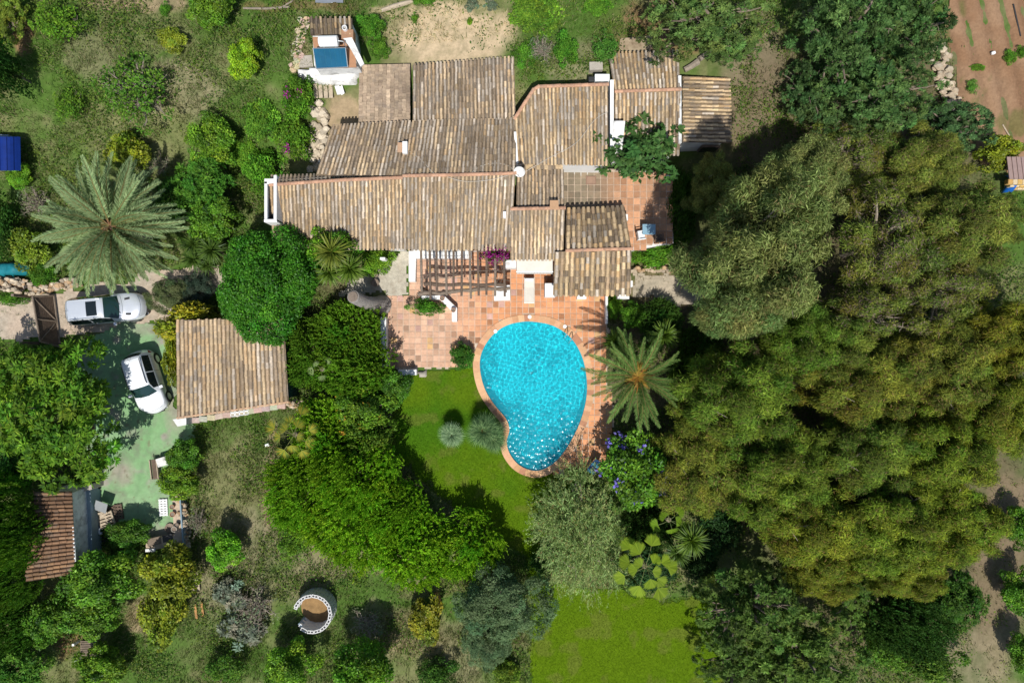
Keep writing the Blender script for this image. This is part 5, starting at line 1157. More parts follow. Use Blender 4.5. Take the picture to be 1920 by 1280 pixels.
 ('pine2', 'pine_tree', 1700, 45, 88, 88, 'dark pine at the top edge beside the ploughed field', 'tree', PG, (.9, 1.0, 1), 1),
 ('pine0', 'pine_tree', 1640, 175, 125, 96, 'dark pine just above the sparse gum crowns', 'tree', PG, (1.0, 1.02, 1), .9),
 ('pine2', 'pine_tree', 1530, 175, 66, 74, 'dark pine bordering the dry clearing right of the roofs', 'tree', PG, (.85, .9, 1), .8),
 ('pine1', 'pine_tree', 1790, 235, 84, 52, 'dark pine limb reaching over the ploughed field', 'tree', PG, (.8, .9, 1.1), .7),
 ('lemon0', 'shrub', 1872, 287, 40, 32, 'bright yellow-green shrub at the lower edge of the ploughed field', 'shrub', BG, (.85, .85, 1), 1),
 ('bush1', 'shrub', 1894, 107, 13, 14, 'small round green plant on the ploughed field', 'shrub', BG, (1.1, 1.2, 1), 1),
 ('bush2', 'shrub', 1916, 97, 10, 12, 'small green plant on the ploughed field touching the right edge', 'shrub', BG, (1.1, 1.2, 1), 1),
 ('sparse1', 'shrub', 1823, 163, 14, 16, 'spindly grey-green plant in the middle of the ploughed field', 'shrub', BG, (1.1, 1.2, 1.5), .6),
 ('bush0', 'shrub', 1832, 127, 16, 8, 'low flat green weed on the ploughed field', 'shrub', BG, (1.3, 1.2, 1), .5),
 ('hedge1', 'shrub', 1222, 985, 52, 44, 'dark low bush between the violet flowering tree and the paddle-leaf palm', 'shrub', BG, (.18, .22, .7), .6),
 ('bush1', 'shrub', 1345, 985, 46, 60, 'added dark shrub standing in for the deep shade right of the long-leaved yuccas', 'shrub', BG, (.22, .28, .6), 1.0),  # added shrub; the near-black tint paints the shade below the tall trees
 ('bush0', 'shrub', 1310, 1060, 40, 36, 'added dark shrub filling the shaded gap right of the paddle-leaf palm', 'shrub', BG, (.25, .3, .6), 1.0),  # added too, with the gap's shade put into its leaf tint
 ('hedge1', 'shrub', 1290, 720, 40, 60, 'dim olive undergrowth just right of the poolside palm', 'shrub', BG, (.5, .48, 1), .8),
 ('bush2', 'shrub', 1212, 1058, 62, 52, 'added dark shrub standing for the shade beneath the big paddle-leaf palm', 'shrub', BG, (.25, .33, .8), .6),  # added as the palm's shade, painted by dark leaves
 # ---- south-east
 ('pine0', 'carob_tree', 1400, 1140, 108, 98, 'dark bushy tree on the right side of the lower lawn', 'tree', PG, (1.05, 1.0, .7), 1.1),
 ('pine1', 'carob_tree', 1500, 1225, 118, 90, 'mid green bushy tree in the bottom right foreground', 'tree', PG, (1.3, 1.2, .75), 0.9),
 ('pine2', 'carob_tree', 1395, 1245, 90, 66, 'dark tree at the bottom edge right of the lower lawn', 'tree', PG, (1.05, 1.0, .7), 0.8),
 ('pine2', 'carob_tree', 1600, 1135, 62, 66, 'green tree tucked under the gold crowns at the south edge', 'tree', PG, (1.1, 1.1, .6), .5),
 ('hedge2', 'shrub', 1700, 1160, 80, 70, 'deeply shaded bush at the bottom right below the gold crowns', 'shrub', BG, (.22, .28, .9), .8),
 ('loquat1', 'tree', 1795, 1122, 50, 58, 'dark green tree beside the pale dirt track', 'tree', CG, (.5, .55, .6), .9),
 ('bush1', 'shrub', 1655, 1215, 48, 44, 'olive shrub at the bottom of the shaded corner', 'shrub', BG, (1.0, .95, 1), 1.2),
 ('bush2', 'shrub', 1745, 1250, 66, 40, 'brownish green shrub at the bottom edge near the dirt track', 'shrub', BG, (1.0, .85, 1), 1.0),
 ('citrus1', 'citrus_tree', 1918, 992, 32, 40, 'green shrubby tree at the right edge, topmost beside the dirt track', 'tree', CG, (.7, .85, 1), 1.1),
 ('citrus2', 'citrus_tree', 1912, 1108, 34, 42, 'green shrubby tree at the right edge, middle of the dirt track', 'tree', CG, (.75, .9, 1), 1.1),
 ('citrus0', 'citrus_tree', 1920, 1222, 30, 40, 'green shrubby tree at the right edge, lowest beside the dirt track', 'tree', CG, (.8, .9, 1), 1.1),
]
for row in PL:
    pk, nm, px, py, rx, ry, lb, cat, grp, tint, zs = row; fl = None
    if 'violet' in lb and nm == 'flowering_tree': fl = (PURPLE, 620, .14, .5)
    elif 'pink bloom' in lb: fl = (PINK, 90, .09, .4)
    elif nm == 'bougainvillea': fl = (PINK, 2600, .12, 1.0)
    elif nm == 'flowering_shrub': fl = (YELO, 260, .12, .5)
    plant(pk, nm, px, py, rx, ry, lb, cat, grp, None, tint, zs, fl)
# ------------------------------------------------------------------ palms
def feather_frond(seed, L, arch, droop, lw, ll, pal, npair=70):
    """a pinnate frond along +x from the origin"""
    rng = np.random.default_rng(seed); t = np.linspace(0, 1, 16)
    ang = arch - (arch + droop) * t ** 1.25; ds = L / 15; x = np.concatenate([[0], np.cumsum(np.cos(ang[:-1]) * ds)]); z = np.concatenate([[0], np.cumsum(np.sin(ang[:-1]) * ds)])
    side = np.cumsum(rng.normal(0, .012, 16)) * L * .25
    pts = np.stack([x, side, z], -1); V = []; F = []; C = []
    tt = np.linspace(.10, .99, npair); P = np.stack([np.interp(tt, t, pts[:, i]) for i in range(3)], -1); tan = unit(np.gradient(P, axis=0))
    for s in (-1, 1):
        n = npair; up = np.array([0, 0, 1.0]); sd = unit(np.cross(np.broadcast_to(up, tan.shape), tan)) * s; nn = unit(np.cross(tan, sd) * s)
        prof = np.clip(np.sin(np.pi * (tt * .86 + .10)), .12, 1) ** .6
        a = unit(tan * (.75 + .5 * tt[:, None]) + sd * .85 + nn * rng.uniform(.0, .75, (n, 1)) + rng.normal(0, .10, (n, 3)) - np.array([0, 0, .12])); b = unit(np.cross(a, nn + rng.normal(0, .3, (n, 3))))
        v, f = quads(P, a, b, ll * prof * rng.uniform(.85, 1.15, n), np.full(n, lw) * rng.uniform(.8, 1.2, n), .03, nn); F.append(f + sum(len(q) for q in V)); V.append(v)
        p = np.array(pal); m = rng.random((n, 1)); C.append(p[0] * (1 - m) + p[1] * m)
    # rachis ribbon as a thin three sided tube
    w = np.linspace(.05, .008, 16); base = sum(len(q) for q in V); rv = []
    for i in range(16):
        for k in range(3):
            a = 2 * math.pi * k / 3 + math.pi / 2; rv.append(pts[i] + np.array([0, math.cos(a) * w[i], math.sin(a) * w[i]]))
    rf = [[base + i * 3 + k, base + i * 3 + (k + 1) % 3, base + (i + 1) * 3 + (k + 1) % 3, base + (i + 1) * 3 + k] for i in range(15) for k in range(3)]
    V.append(np.array(rv)); F.append(np.array(rf)); C.append(np.tile(np.array([(.26, .20, .07)]), (len(rf), 1)))
    return np_mesh('frond', np.concatenate(V), np.concatenate(F), np.concatenate(C))
def ring_trunk(h, r0, r1, pts=None):
    mb = MB(); n = int(h / .12); prof = []
    for i in range(n + 1):
        t = i / n; r = r0 + (r1 - r0) * t ** .7; prof += [(r * 1.06, h * t), (r * .96, h * t + .05)]
    mb.lathe(prof + [(.01, h + .05)], (0, 0, 0), 14); return mb
def feather_palm(px, py, zc, Lf, nf, label, cat, pal, core, seed, drp=(.25, .9), tint=(1, 1, 1), cnt_core=26, cr=.17, lfac=.10, sr=(.86, 1.06)):
    p = G(px, py, zc); t = thing('palm_tree', (p.x, p.y, 0), label, cat, 'feather palms')
    rng = random.Random(seed); mb = ring_trunk(zc - .1, .34, .27); o = mb.build('trunk', M['bark']); o.parent = t
    vs = [feather_frond(seed + i, Lf, (.95, .62, .32, .10)[i], (.15, .35, .45, .55)[i], Lf * .0085, Lf * lfac, pal, 96) for i in range(4)]
    for m in vs: m.materials.append(M['leaf'])
    for i in range(nf):
        t_ = i / nf; k = 0 if t_ < .16 else 1 if t_ < .42 else 2 if t_ < .74 else 3
        o = bpy.data.objects.new('frond', vs[k]); COL.objects.link(o); o.parent = t
        az = i * 2.39996 + rng.uniform(-.12, .12); o.location = (.12 * math.cos(az), .12 * math.sin(az), zc - .15 * t_)
        o.rotation_euler = (rng.uniform(-.6, .6), rng.uniform(-.08, .08), az); s = rng.uniform(*sr); o.scale = (s, s, s); b = rng.uniform(.75, 1.2); o.color = (tint[0] * b, tint[1] * b, tint[2] * b, 1)
    # old leaf bases and fruit stalks at the heart
    mb = MB()
    for i in range(cnt_core):
        az = rng.uniform(0, 6.28); r = rng.uniform(.5, 1.0) * Lf * cr; z0 = zc + .05
        mb.tube([(.05 * math.cos(az), .05 * math.sin(az), z0), (r * .6 * math.cos(az), r * .6 * math.sin(az), z0 + .22), (r * math.cos(az), r * math.sin(az), z0 + rng.uniform(-.05, .2))], [.035, .03, .012], 5, tuple(c * rng.uniform(.7, 1.2) for c in core))
    o = mb.build('fruit_stalk', M['attr']); o.parent = t
    return t
PB = [(.17, .27, .11), (.35, .44, .21)]
feather_palm(207, 424, 3.8, 3.75, 88, 'large grey-green feather palm with a full star of fronds above the silver car', 'palm', PB, (.19, .125, .055), 300)
PB2 = [(.075, .165, .03), (.20, .30, .08)]
feather_palm(1196, 706, 4.4, 2.7, 50, 'feather palm with orange fruit stalks beside the pool', 'palm', PB2, (.24, .135, .02), 320, cnt_core=110, cr=.33, lfac=.115, sr=(.66, 1.1))
# fan leaves
def fan_leaf(seed, stalk, R, nseg, spread, pal, cup=.25, split=.45, tip_droop=.15, hinge=0.0):
    rng = np.random.default_rng(seed); V = []; F = []; C = []
    st = np.array([(0, 0, 0), (stalk * .5, 0, stalk * .12), (stalk, 0, stalk * .08)])
    for i in range(2):
        a, b = st[i], st[i + 1]; w = .013; n = len(V); V += [a + (0, -w, 0), a + (0, w, 0), b + (0, w, 0), b + (0, -w, 0)]; F.append((n, n + 1, n + 2, n + 3)); C.append((.19, .20, .07))
    c = st[2]
    for i in range(nseg):
        a0 = -spread + 2 * spread * i / nseg; a1 = -spread + 2 * spread * (i + 1) / nseg; am = (a0 + a1) / 2; r = R * (1 - .25 * (abs(am) / spread) ** 2) * rng.uniform(.93, 1.05)
        def P(a, rr, dz=0):
            bx, bz = math.cos(a) * rr, cup * rr * abs(math.sin(a)) + dz; return c + np.array([bx * math.cos(hinge) + bz * math.sin(hinge), math.sin(a) * rr, bz * math.cos(hinge) - bx * math.sin(hinge)])
        n = len(V); rs = r * split; zr = .03 * R
        V += [c, P(a0, rs), P(am, rs, zr), P(a1, rs), P(am, r, -tip_droop * r)]; col = np.array(pal[0]) + (np.array(pal[1]) - np.array(pal[0])) * rng.random(); col = col * rng.uniform(.85, 1.15)
        F += [(n, n + 1, n + 4, n + 2), (n, n + 2, n + 4, n + 3)]; C += [col, col * .97]
    me = np_mesh('fan_leaf', np.array(V), np.array(F), np.array(C)); me.materials.append(M['leaf']); return me
def fan_palm(px, py, zc, nl, stalk, R, label, pal, seed, nseg, spread, tint=(1, 1, 1), tilt=(-.2, 1.2), nm='fan_palm', group='fan palms', hole=None, split=.45, cup=.25, tipd=.15, droopf=1.0, trunk=.16, smin=.45, paddle=False):
    p = G(px, py, zc); t = thing(nm, (p.x, p.y, 0), label, 'palm', group); rng = random.Random(seed)
    o = ring_trunk(max(.25, zc - .15), trunk, trunk * .85).build('trunk', M['bark']); o.parent = t
    ms = [fan_leaf(seed + i, stalk * (1.15, .95, .75)[i] if paddle else stalk, R, nseg, spread, pal, cup, split, tipd, (.15, .55, 1.0)[i] if paddle else 0) for i in range(3)]
    for i in range(nl):
        o = bpy.data.objects.new('leaf', ms[2 - min(2, int(3 * i / nl))] if paddle else ms[i % 3]); COL.objects.link(o); o.parent = t; az = i * 2.39996 + rng.uniform(-.2, .2); el = tilt[1] + (tilt[0] - tilt[1]) * ((i + .5) / nl) ** .8
        o.location = (0, 0, zc); o.rotation_mode = 'XYZ'; o.rotation_euler = (rng.uniform(-.3, .3), -el, az); s = rng.uniform(.85, 1.1) * (smin + (1 - smin) * (i / nl) ** .5); o.scale = (s, s, s); b = rng.uniform(.85, 1.15); o.color = (tint[0] * b, tint[1] * b, tint[2] * b, 1)
    return t
FB = [(.05, .13, .05), (.36, .50, .28)]; FL = [(.150, .225, .012), (.235, .310, .020)]; FG = [(.03, .09, .03), (.24, .37, .15)]
fan_palm(847, 815, 1.3, 40, .28, .62, 'small silver-blue fan palm ball on the lawn', FB, 400, 18, 1.9, tilt=(-.35, 1.35), split=.32, trunk=.12)
fan_palm(905, 806, 1.5, 30, .5, .74, 'larger grey-green fan palm clump against the pool coping, left half', FG, 410, 18, 1.9, tilt=(-.4, 1.3), split=.32, trunk=.13)
fan_palm(925, 822, 1.2, 26, .45, .70, 'lower grey-green fan palm clump against the pool coping, right half', FG, 412, 18, 1.9, tilt=(-.4, 1.3), split=.32, trunk=.13)
fan_palm(1210, 1062, 4.2, 15, 1.05, .72, 'tall fan palm with big bright green paddle leaves above the lower lawn', FL, 420, 20, 1.15, tilt=(-.2, 1.1), split=.80, cup=.24, tipd=.10, smin=.8, tint=(.95, 1, 1), paddle=True)
fan_palm(1255, 975, 2.6, 7, .7, .5, 'smaller bright fan palm beside the long-leaved yucca', FL, 424, 24, 1.75, tilt=(-.2, .8), split=.75, cup=.12, tipd=.1, tint=(.8, 1, 1), smin=.8, paddle=True)
fan_palm(552, 815, 3.3, 12, .95, .66, 'yellowing fan palm at the west end of the great hedge', [(.10, .19, .03), (.36, .31, .03)], 430, 16, 1.35, tilt=(-.2, 1.0), split=.5, cup=.15, smin=.75, paddle=True)
fan_palm(603, 692, 2.6, 5, .5, .45, 'small pale fan palm poking out of the hedge by the garage', [(.18, .26, .08), (.26, .34, .14)], 436, 18, 1.4, tilt=(.0, .8), split=.6)
fan_palm(855, 1042, 2.4, 9, .3, .35, 'spiky pale fan plant on the great hedge\'s lower right', [(.20, .24, .06), (.28, .32, .12)], 440, 14, 1.9, tilt=(-.2, 1.0), split=.3, nm='fan_palm')
# yuccas
def yucca(px, py, zc, L, W, n, label, pal, seed, stem=.08):
    p = G(px, py, zc); t = thing('yucca', (p.x, p.y, 0), label, 'yucca', 'spiky yuccas'); rng = np.random.default_rng(seed)
    i = np.arange(n); el = 1.35 - 1.75 * (i + .5) / n + rng.normal(0, .12, n); az = i * 2.39996 + rng.normal(0, .15, n); a = np.stack([np.cos(el) * np.cos(az), np.cos(el) * np.sin(az), np.sin(el)], -1)
    b = unit(np.cross(a, np.array([0, 0, 1.0]) + rng.normal(0, .2, (n, 3)))); ln = L * rng.uniform(.75, 1.1, n); s1 = np.array([0, 0, zc]) + a * .04
    mid = s1 + a * ln[:, None] * .55; tip = mid + unit(a - np.array([0, 0, .45])) * ln[:, None] * .5; w = W * rng.uniform(.8, 1.2, n)[:, None]
    V = np.stack([s1 - b * w * .3, s1 + b * w * .3, mid + b * w * .5, mid - b * w * .5, mid - b * w * .5, mid + b * w * .5, tip + b * .003, tip - b * .003], 1).reshape(-1, 3); F = np.arange(n * 8).reshape(-1, 4)
    c = np.array(pal[0]) + (np.array(pal[1]) - np.array(pal[0])) * rng.random((n, 1)); c = np.repeat(c, 2, 0)
    me = np_mesh('rosette', V, F, c); me.materials.append(M['leafgloss']); o = bpy.data.objects.new('rosette', me); COL.objects.link(o); o.parent = t; o.color = (1, 1, 1, 1)
    mb = MB(); mb.tube([(0, 0, -.05), (.02, .02, zc * .5), (0, 0, zc + .02)], [stem * 1.3, stem, stem * .8], 8); o = mb.build('trunk', M['bark']); o.parent = t
    return t
YD = [(.045, .095, .015), (.10, .17, .025)]; YB = [(.065, .13, .015), (.15, .235, .025)]; YY = [(.08, .12, .015), (.22, .25, .035)]
for a in [(364, 458, 1.4, .80, .07, 110, 'dark yucca rosette nearest the big palm\'s right fronds', YD, 1), (398, 470, 1.6, .85, .07, 120, 'yucca rosette close against the glossy round tree', YD, 2), (364, 487, 1.2, .75, .07, 110, 'lowest yucca rosette at the edge of the stony path', YD, 3), (390, 498, .9, .6, .06, 80, 'small yucca rosette at the foot of the round tree', YD, 4),
          (622, 473, 4.0, 1.05, .08, 160, 'large yellow-streaked yucca over the house eave', YY, 5), (618, 512, 3.0, .85, .075, 130, 'left lower yucca beside the concrete path', YB, 6), (656, 505, 3.2, .95, .075, 150, 'right lower yucca with dark centre above the fallen trunk', YB, 7), (582, 476, 2.2, .7, .07, 110, 'yucca half hidden against the glossy tree\'s crown', YB, 8),
          (1245, 628, 2.2, .90, .08, 130, 'bright yucca above right of the poolside palm', YB, 9), (1152, 640, 1.7, .75, .07, 120, 'yucca left of the poolside palm near the pool ladder', YB, 10), (1180, 668, 1.3, .8, .07, 120, 'low yucca under the poolside palm', YD, 11), (1222, 650, 1.7, .75, .07, 110, 'dark yucca behind the poolside palm', YD, 12),
          (1296, 1012, 3.0, 1.0, .06, 170, 'long-leaved yucca right of the big paddle-leaf palm', YB, 13), (1270, 1035, 2.2, .85, .06, 120, 'lower long-leaved yucca touching the paddle-leaf palm', YD, 14)]:
    yucca(*a)
# ------------------------------------------------------------------ cut palm trunk leaning by the concrete path
p0 = G(716, 572); pt_ = G(662, 556, 3.4); t = thing('palm_stump', p0, 'fat grey cut palm trunk leaning over beside the concrete path', 'tree stump')
mb = MB(); n = 40
pts = []; rs = []
for i in range(n + 1):
    f = i / n; q = p0.lerp(pt_, f); q += Vector((0, -.12 * math.sin(math.pi * f), 0)); pts.append(q); rs.append(lerp(.60, .34, min(1, f * 1.5) ** .5) * (1 + .05 * (i % 2)))
mb.tube(pts, rs, 18)
mb.build('trunk', mat('palm_bark', (.26, .235, .21), .95, mottle=.3, mscale=5, bump=.6, bscale=10), t)
mb = MB(); ax = (pts[-1] - pts[-2]).normalized(); mb.tube([pts[-1] - ax * .02, pts[-1] + ax * .06], [.30, .27], 16); mb.tube([pts[-1] + ax * .05, pts[-1] + ax * .075], [.05, .05], 8); mb.build('cut_top', M['bark'], t)
# dark garden pots in the shade by the trunk
pot(703, 530, .22, .32, 'dark round pot on the concrete path above the leaning trunk', 0, 'bark'); pot(704, 516, .17, .25, 'small dark pot nearest the yellow-green bush', 0, 'darkmetal')
wall_thing('low_wall', [(712, 482), (722, 482), (722, 487), (712, 487)], 1.6, 'small white wall top peeping from the bush by the eave', 'low wall', M['plaster'])

# ------------------------------------------------------------------ gate and stone walls on the west
gt = thing('gate', G(84, 590), 'brown timber garden gate leaning open across the drive entrance', 'gate')
def leanbar(a, b, r, nm, m, par): 
    mb = MB(); mb.tube([a, b], r, 4); return mb.build(nm, m, par)
gp = [G(62, 556, 1.3), G(102, 554, .1), G(114, 650, .1), G(76, 640, 1.3)]
mb = MB(); q = gp
for i in range(12):
    a = q[0].lerp(q[1], i / 12); b = q[0].lerp(q[1], (i + .9) / 12); c = q[3].lerp(q[2], (i + .9) / 12); d = q[3].lerp(q[2], i / 12); dn = Vector((.0, 0, -.035))
    mb.add([a, b, c, d, a + dn, b + dn, c + dn, d + dn], [(3, 2, 1, 0), (4, 5, 6, 7), (0, 1, 5, 4), (1, 2, 6, 5), (2, 3, 7, 6), (3, 0, 4, 7)])
mb.build('boards', M['darkwood'], gt)
mb = MB(); up = Vector((0, 0, .05))
for i in range(4): mb.tube([gp[i] + up, gp[(i + 1) % 4] + up], .05, 6)
mb.tube([gp[0].lerp(gp[3], .5) + up, gp[1].lerp(gp[2], .5) + up], .04, 6)
for A, B in ((gp[0], gp[1].lerp(gp[2], .5)), (gp[3], gp[1].lerp(gp[2], .5))): mb.tube([A + up, B + up], .035, 6)
mb.build('frame', M['wood'], gt)
for k, (px, py) in enumerate(((58, 556), (72, 643))):
    a = G(px, py); mb = MB(); mb.box(a.x, a.y, .75, .16, .16, 1.5); mb.build('post', M['wood'], gt, bevel=.01)
def rubble(name, pts, w, h, label, n, cols, sz=(.14, .32)):
    mb = MB(); L = [G(x, y) for x, y in pts]; cum = [0]
    for a, b in zip(L, L[1:]): cum.append(cum[-1] + (b - a).length)
    for i in range(n):
        s = random.uniform(0, cum[-1]); 
        for k in range(len(L) - 1):
            if s <= cum[k + 1]: break
        p = L[k].lerp(L[k + 1], (s - cum[k]) / max(.01, cum[k + 1] - cum[k])); z = random.uniform(0, h); r = random.uniform(*sz) * .5
        cx, cy = p.x + random.uniform(-w, w) * .5, p.y + random.uniform(-w, w) * .5; c = random.choice(cols); b = random.uniform(.75, 1.2)
        vs = []; 
        for zz, rr in ((-r * .7, .8), (r * .1, 1.0), (r * .6, .62)):
            a0 = random.uniform(0, 6)
            for q_ in range(6): an = a0 * 0 + q_ * math.pi / 3 + random.uniform(-.25, .25); k2 = r * rr * random.uniform(.8, 1.2); vs.append((cx + math.cos(an) * k2 * 1.3, cy + math.sin(an) * k2, p.z + z + zz))
        mb.add(vs, [(i_ * 6 + k_, i_ * 6 + (k_ + 1) % 6, (i_ + 1) * 6 + (k_ + 1) % 6, (i_ + 1) * 6 + k_) for i_ in range(2) for k_ in range(6)] + [tuple(range(12, 18))], tuple(v * b for v in c))
    return tag(mb.build(name, M['stone']), label, 'stone wall', 'rubble stone walls')
SC = [(.46, .36, .25), (.52, .43, .31), (.38, .31, .23), (.42, .28, .16)]
rubble('stone_wall', [(-5, 528), (30, 534), (56, 540)], .75, .7, 'rubble stone wall left of the gate below the teal tarpaulin', 150, SC)
rubble('stone_wall', [(68, 548), (100, 540), (150, 528)], .45, .5, 'low tan rubble stone edging right of the gate', 130, SC)
rubble('stone_wall', [(344, 925), (352, 970), (355, 1020)], .28, .6, 'narrow stone wall on the east edge of the driveway', 130, SC, (.12, .26))
rubble('stone_wall', [(600, 205), (598, 250), (596, 320)], .9, .3, 'crumbling pale stone steps west of the long roof', 110, [(.55, .47, .36), (.5, .42, .31)], (.2, .45))
rubble('stone_wall', [(1182, 507), (1230, 505), (1290, 508)], .3, .4, 'low stone border between clipped hedge and earthen lane', 70, SC)
rubble('stone_wall', [(585, 778), (560, 757), (540, 758)], .3, .4, 'short rubble kerb at the garage\'s south-east corner', 50, SC)
rubble('stone_wall', [(1755, 90), (1768, 150), (1782, 200)], .9, .3, 'pale stony terrace edge between pines and ploughed field', 90, [(.48, .40, .29), (.42, .33, .23)], (.2, .4))
# paved footpath of flat stones
mb = MB()
for i in range(64):
    t_ = random.random(); x = lerp(570, 552, t_) + random.uniform(-9, 9); y = lerp(36, 130, t_); p = G(x, y); r = random.uniform(.11, .2); a0 = random.uniform(0, 6); vs = [(p.x + math.cos(a0 + k * 1.05) * r * random.uniform(.8, 1.2), p.y + math.sin(a0 + k * 1.05) * r * random.uniform(.8, 1.2)) for k in range(6)]
    mb.prism(vs, p.z - .1, p.z + .03 + random.uniform(0, .03), tuple(v * random.uniform(.8, 1.15) for v in (.50, .41, .30)))
tag(mb.build('footpath', M['stone']), kind='structure')
mb = MB(); q = [G(565, 106), G(585, 104), G(588, 126), G(562, 128)]; mb.prism([(p.x, p.y) for p in q], q[0].z - .4, q[0].z + .05); tag(mb.build('paving_slab', M['concrete']), 'square concrete slab left of the blue solar panel', 'slab')
mb = MB(); q = [G(1163, 73), G(1221, 71), G(1222, 98), G(1160, 100)]; mb.prism([(p.x, p.y) for p in q], q[0].z - .4, q[0].z + .05); tag(mb.build('concrete_slab', mat('stained_concrete', (.36, .28, .18), .9, mottle=.2, stain=(.14, .09, .05), stain_amt=.9, stain_scale=.9)), 'stained concrete slab behind the north-east roof', 'slab')
mb = MB(); q = [G(1104, 120), G(1128, 121), G(1128, 138), G(1104, 137)]; mb.prism([(p.x, p.y) for p in q], q[0].z - .4, q[0].z + .25); tag(mb.build('concrete_step', M['concrete']), 'pale concrete step under the air conditioner', 'step')
# logs and rails
def log(pts, r, label, m='wood', cat='log', group='fallen logs and poles', z=.12):
    mb = MB(); P = [G(x, y) + Vector((0, 0, z + random.uniform(-.02, .03))) for x, y in pts]; mb.tube(P, [r * random.uniform(.8, 1.1) for _ in P], 8); return tag(mb.build('log', M[m]), label, cat, group)
log([(1282, 133), (1295, 126), (1308, 117)], .18, 'thick pale log behind the north-east roof corner', 'palebark'); log([(1310, 113), (1325, 102), (1336, 90)], .14, 'thinner pale log under the dark pine bough', 'palebark')
log([(458, 18), (500, 19), (545, 15)], .06, 'long grey pole at the top edge left of the corrugated scrap', 'palebark')
log([(525, 18), (548, 5), (555, -4)], .05, 'slanting grey pole crossing the long pole at the top edge', 'palebark'); log([(1877, 235), (1886, 250), (1895, 264)], .04, 'thin straw-coloured stake on the ploughed field', 'palewood')
log([(1897, 10), (1904, 40), (1911, 70)], .05, 'dark irrigation hose along the ploughed field\'s right side', 'darkmetal', 'hose', None)
mb = MB()
for i in range(5): a = G(600 + i * 10, 7); mb.box(a.x, a.y + random.uniform(-.03, .03), a.z + .25 + .02 * i, .36, .2, .03, random.uniform(-.1, .1))
tag(mb.build('scrap_sheet', M['metal']), 'bent grey metal scrap at the top edge above the outbuilding', 'scrap')
mb = MB(); mb.tube([G(715, 22) + Vector((0, 0, .1)), G(740, 14) + Vector((0, 0, .12)), G(760, 8) + Vector((0, 0, .1)), G(775, 4) + Vector((0, 0, .1))], [.10, .13, .12, .08], 7); tag(mb.build('log', M['palewood']), 'pale stone-coloured edging log along the sandy yard\'s top', 'log', 'fallen logs and poles')
# folded white sheet by the rock slab
mb = MB(); a = G(636, 172); mb.box(a.x, a.y, a.z + .22, .26, .5, .03, .3, None, Matrix.Rotation(.5, 3, 'Y')); mb.box(a.x + .2, a.y, a.z + .2, .24, .46, .03, .3, None, Matrix.Rotation(-.6, 3, 'Y')); tag(mb.build('folded_board', M['whitepaint']), 'folded white board standing below the whitewashed rock', 'board')
mb = MB(); a = G(608, 172)
for i in range(4): mb.box(a.x - .45 + i * .28, a.y, a.z + .10 + .02 * (i % 2), .22, .8, .06, .05)
tag(mb.build('planks', M['palewood']), 'row of worn planks below the whitewashed rock slab', 'planks')
mb = MB(); a = G(576, 285); mb.lathe([(.12, 0), (.2, .3), (.18, .32), (.05, .25)], (a.x, a.y, a.z + .4), 14); mb.tube([(a.x, a.y, a.z - .05), (a.x, a.y, a.z + .42)], .05); tag(mb.build('garden_lamp', M['whitepaint']), 'white round ornament among pink flowers west of the house', 'ornament')
# ------------------------------------------------------------------ blue roof, tarpaulin and small clutter
bt = thing('tank_shelter', G(8, 288), 'arched dark blue ribbed roof cut by the left edge', 'shelter')
mb = MB(); n = 12
for i in range(n):
    x0, x1 = -40 + 78 * i / n, -40 + 78 * (i + 1) / n; z0, z1 = 1.7 + .5 * math.sin(math.pi * i / n), 1.7 + .5 * math.sin(math.pi * (i + 1) / n); e = .03 * (i % 2)
    mb.add([G(x0, 256, z0 + e), G(x1, 257, z1 + e), G(x1 + 1, 320, z1 + e), G(x0 + 1, 320, z0 + e), G(x0, 256, z0 - .08), G(x1, 257, z1 - .08), G(x1 + 1, 320, z1 - .08), G(x0 + 1, 320, z0 - .08)], [(3, 2, 1, 0), (4, 5, 6, 7), (0, 1, 5, 4), (2, 3, 7, 6)])
mb.build('roof', M['blue'], bt)
mb = MB(); q = [G(-34, 259), G(34, 260), G(35, 317), G(-34, 317)]; mb.prism([(p.x, p.y) for p in q], 0, 1.68); mb.build('wall', M['greyblue'], bt)
wall_thing('low_wall', [(8, 200), (36, 202), (34, 230), (10, 228)], .6, 'small grey concrete box in the shade above the blue roof', 'concrete box', M['concrete'])
def cloth(name, px, py, w, h, zt, m, label, cat, seed):
    c = .09; p = G(px, py); X, Y = np.meshgrid(np.arange(-w / 2, w / 2 + c, c), np.arange(-h / 2, h / 2 + c, c), indexing='ij'); Z = zt * np.clip(1.15 - ((X / w * 2) ** 2 + (Y / h * 2) ** 2) * .6, 0, 1) + (fbm(X * 2 + 9, Y * 2 + 5, seed, 4) - .5) * .35
    idx = np.arange(X.size).reshape(X.shape); F = np.stack([idx[:-1, :-1], idx[1:, :-1], idx[1:, 1:], idx[:-1, 1:]], -1).reshape(-1, 4)
    ed = (fbm(X * 1.5, Y * 1.5, seed + 3, 3) - .5) * .3; ok = ((np.abs(X / w * 2) + ed) < 1) & ((np.abs(Y / h * 2) + ed) < 1); F = F[ok.ravel()[F].all(1)]
    me = np_mesh(name, np.stack([X + p.x, Y + p.y, np.maximum(Z, .02)], -1).reshape(-1, 3), F, smooth=True); me.materials.append(m); o = bpy.data.objects.new(name, me); COL.objects.link(o); sm = o.modifiers.new('thick', 'SOLIDIFY'); sm.thickness = .015
    return tag(o, label, cat)
cloth('tarpaulin', 26, 506, 2.2, .9, .7, M['teal'], 'crumpled teal tarpaulin on the wall at the left edge', 'tarpaulin', 4)
cloth('tarpaulin', 1885, 347, .6, 1.0, .8, mat('bright_blue', (.01, .11, .42), .5, mottle=.2), 'bright blue tarpaulin scrap beside the hut at the right edge', 'tarpaulin', 8)
hut = thing('hut', G(1915, 325), 'small hut with purplish board roof and yellow stone base cut by the right edge', 'hut')
mb = MB()
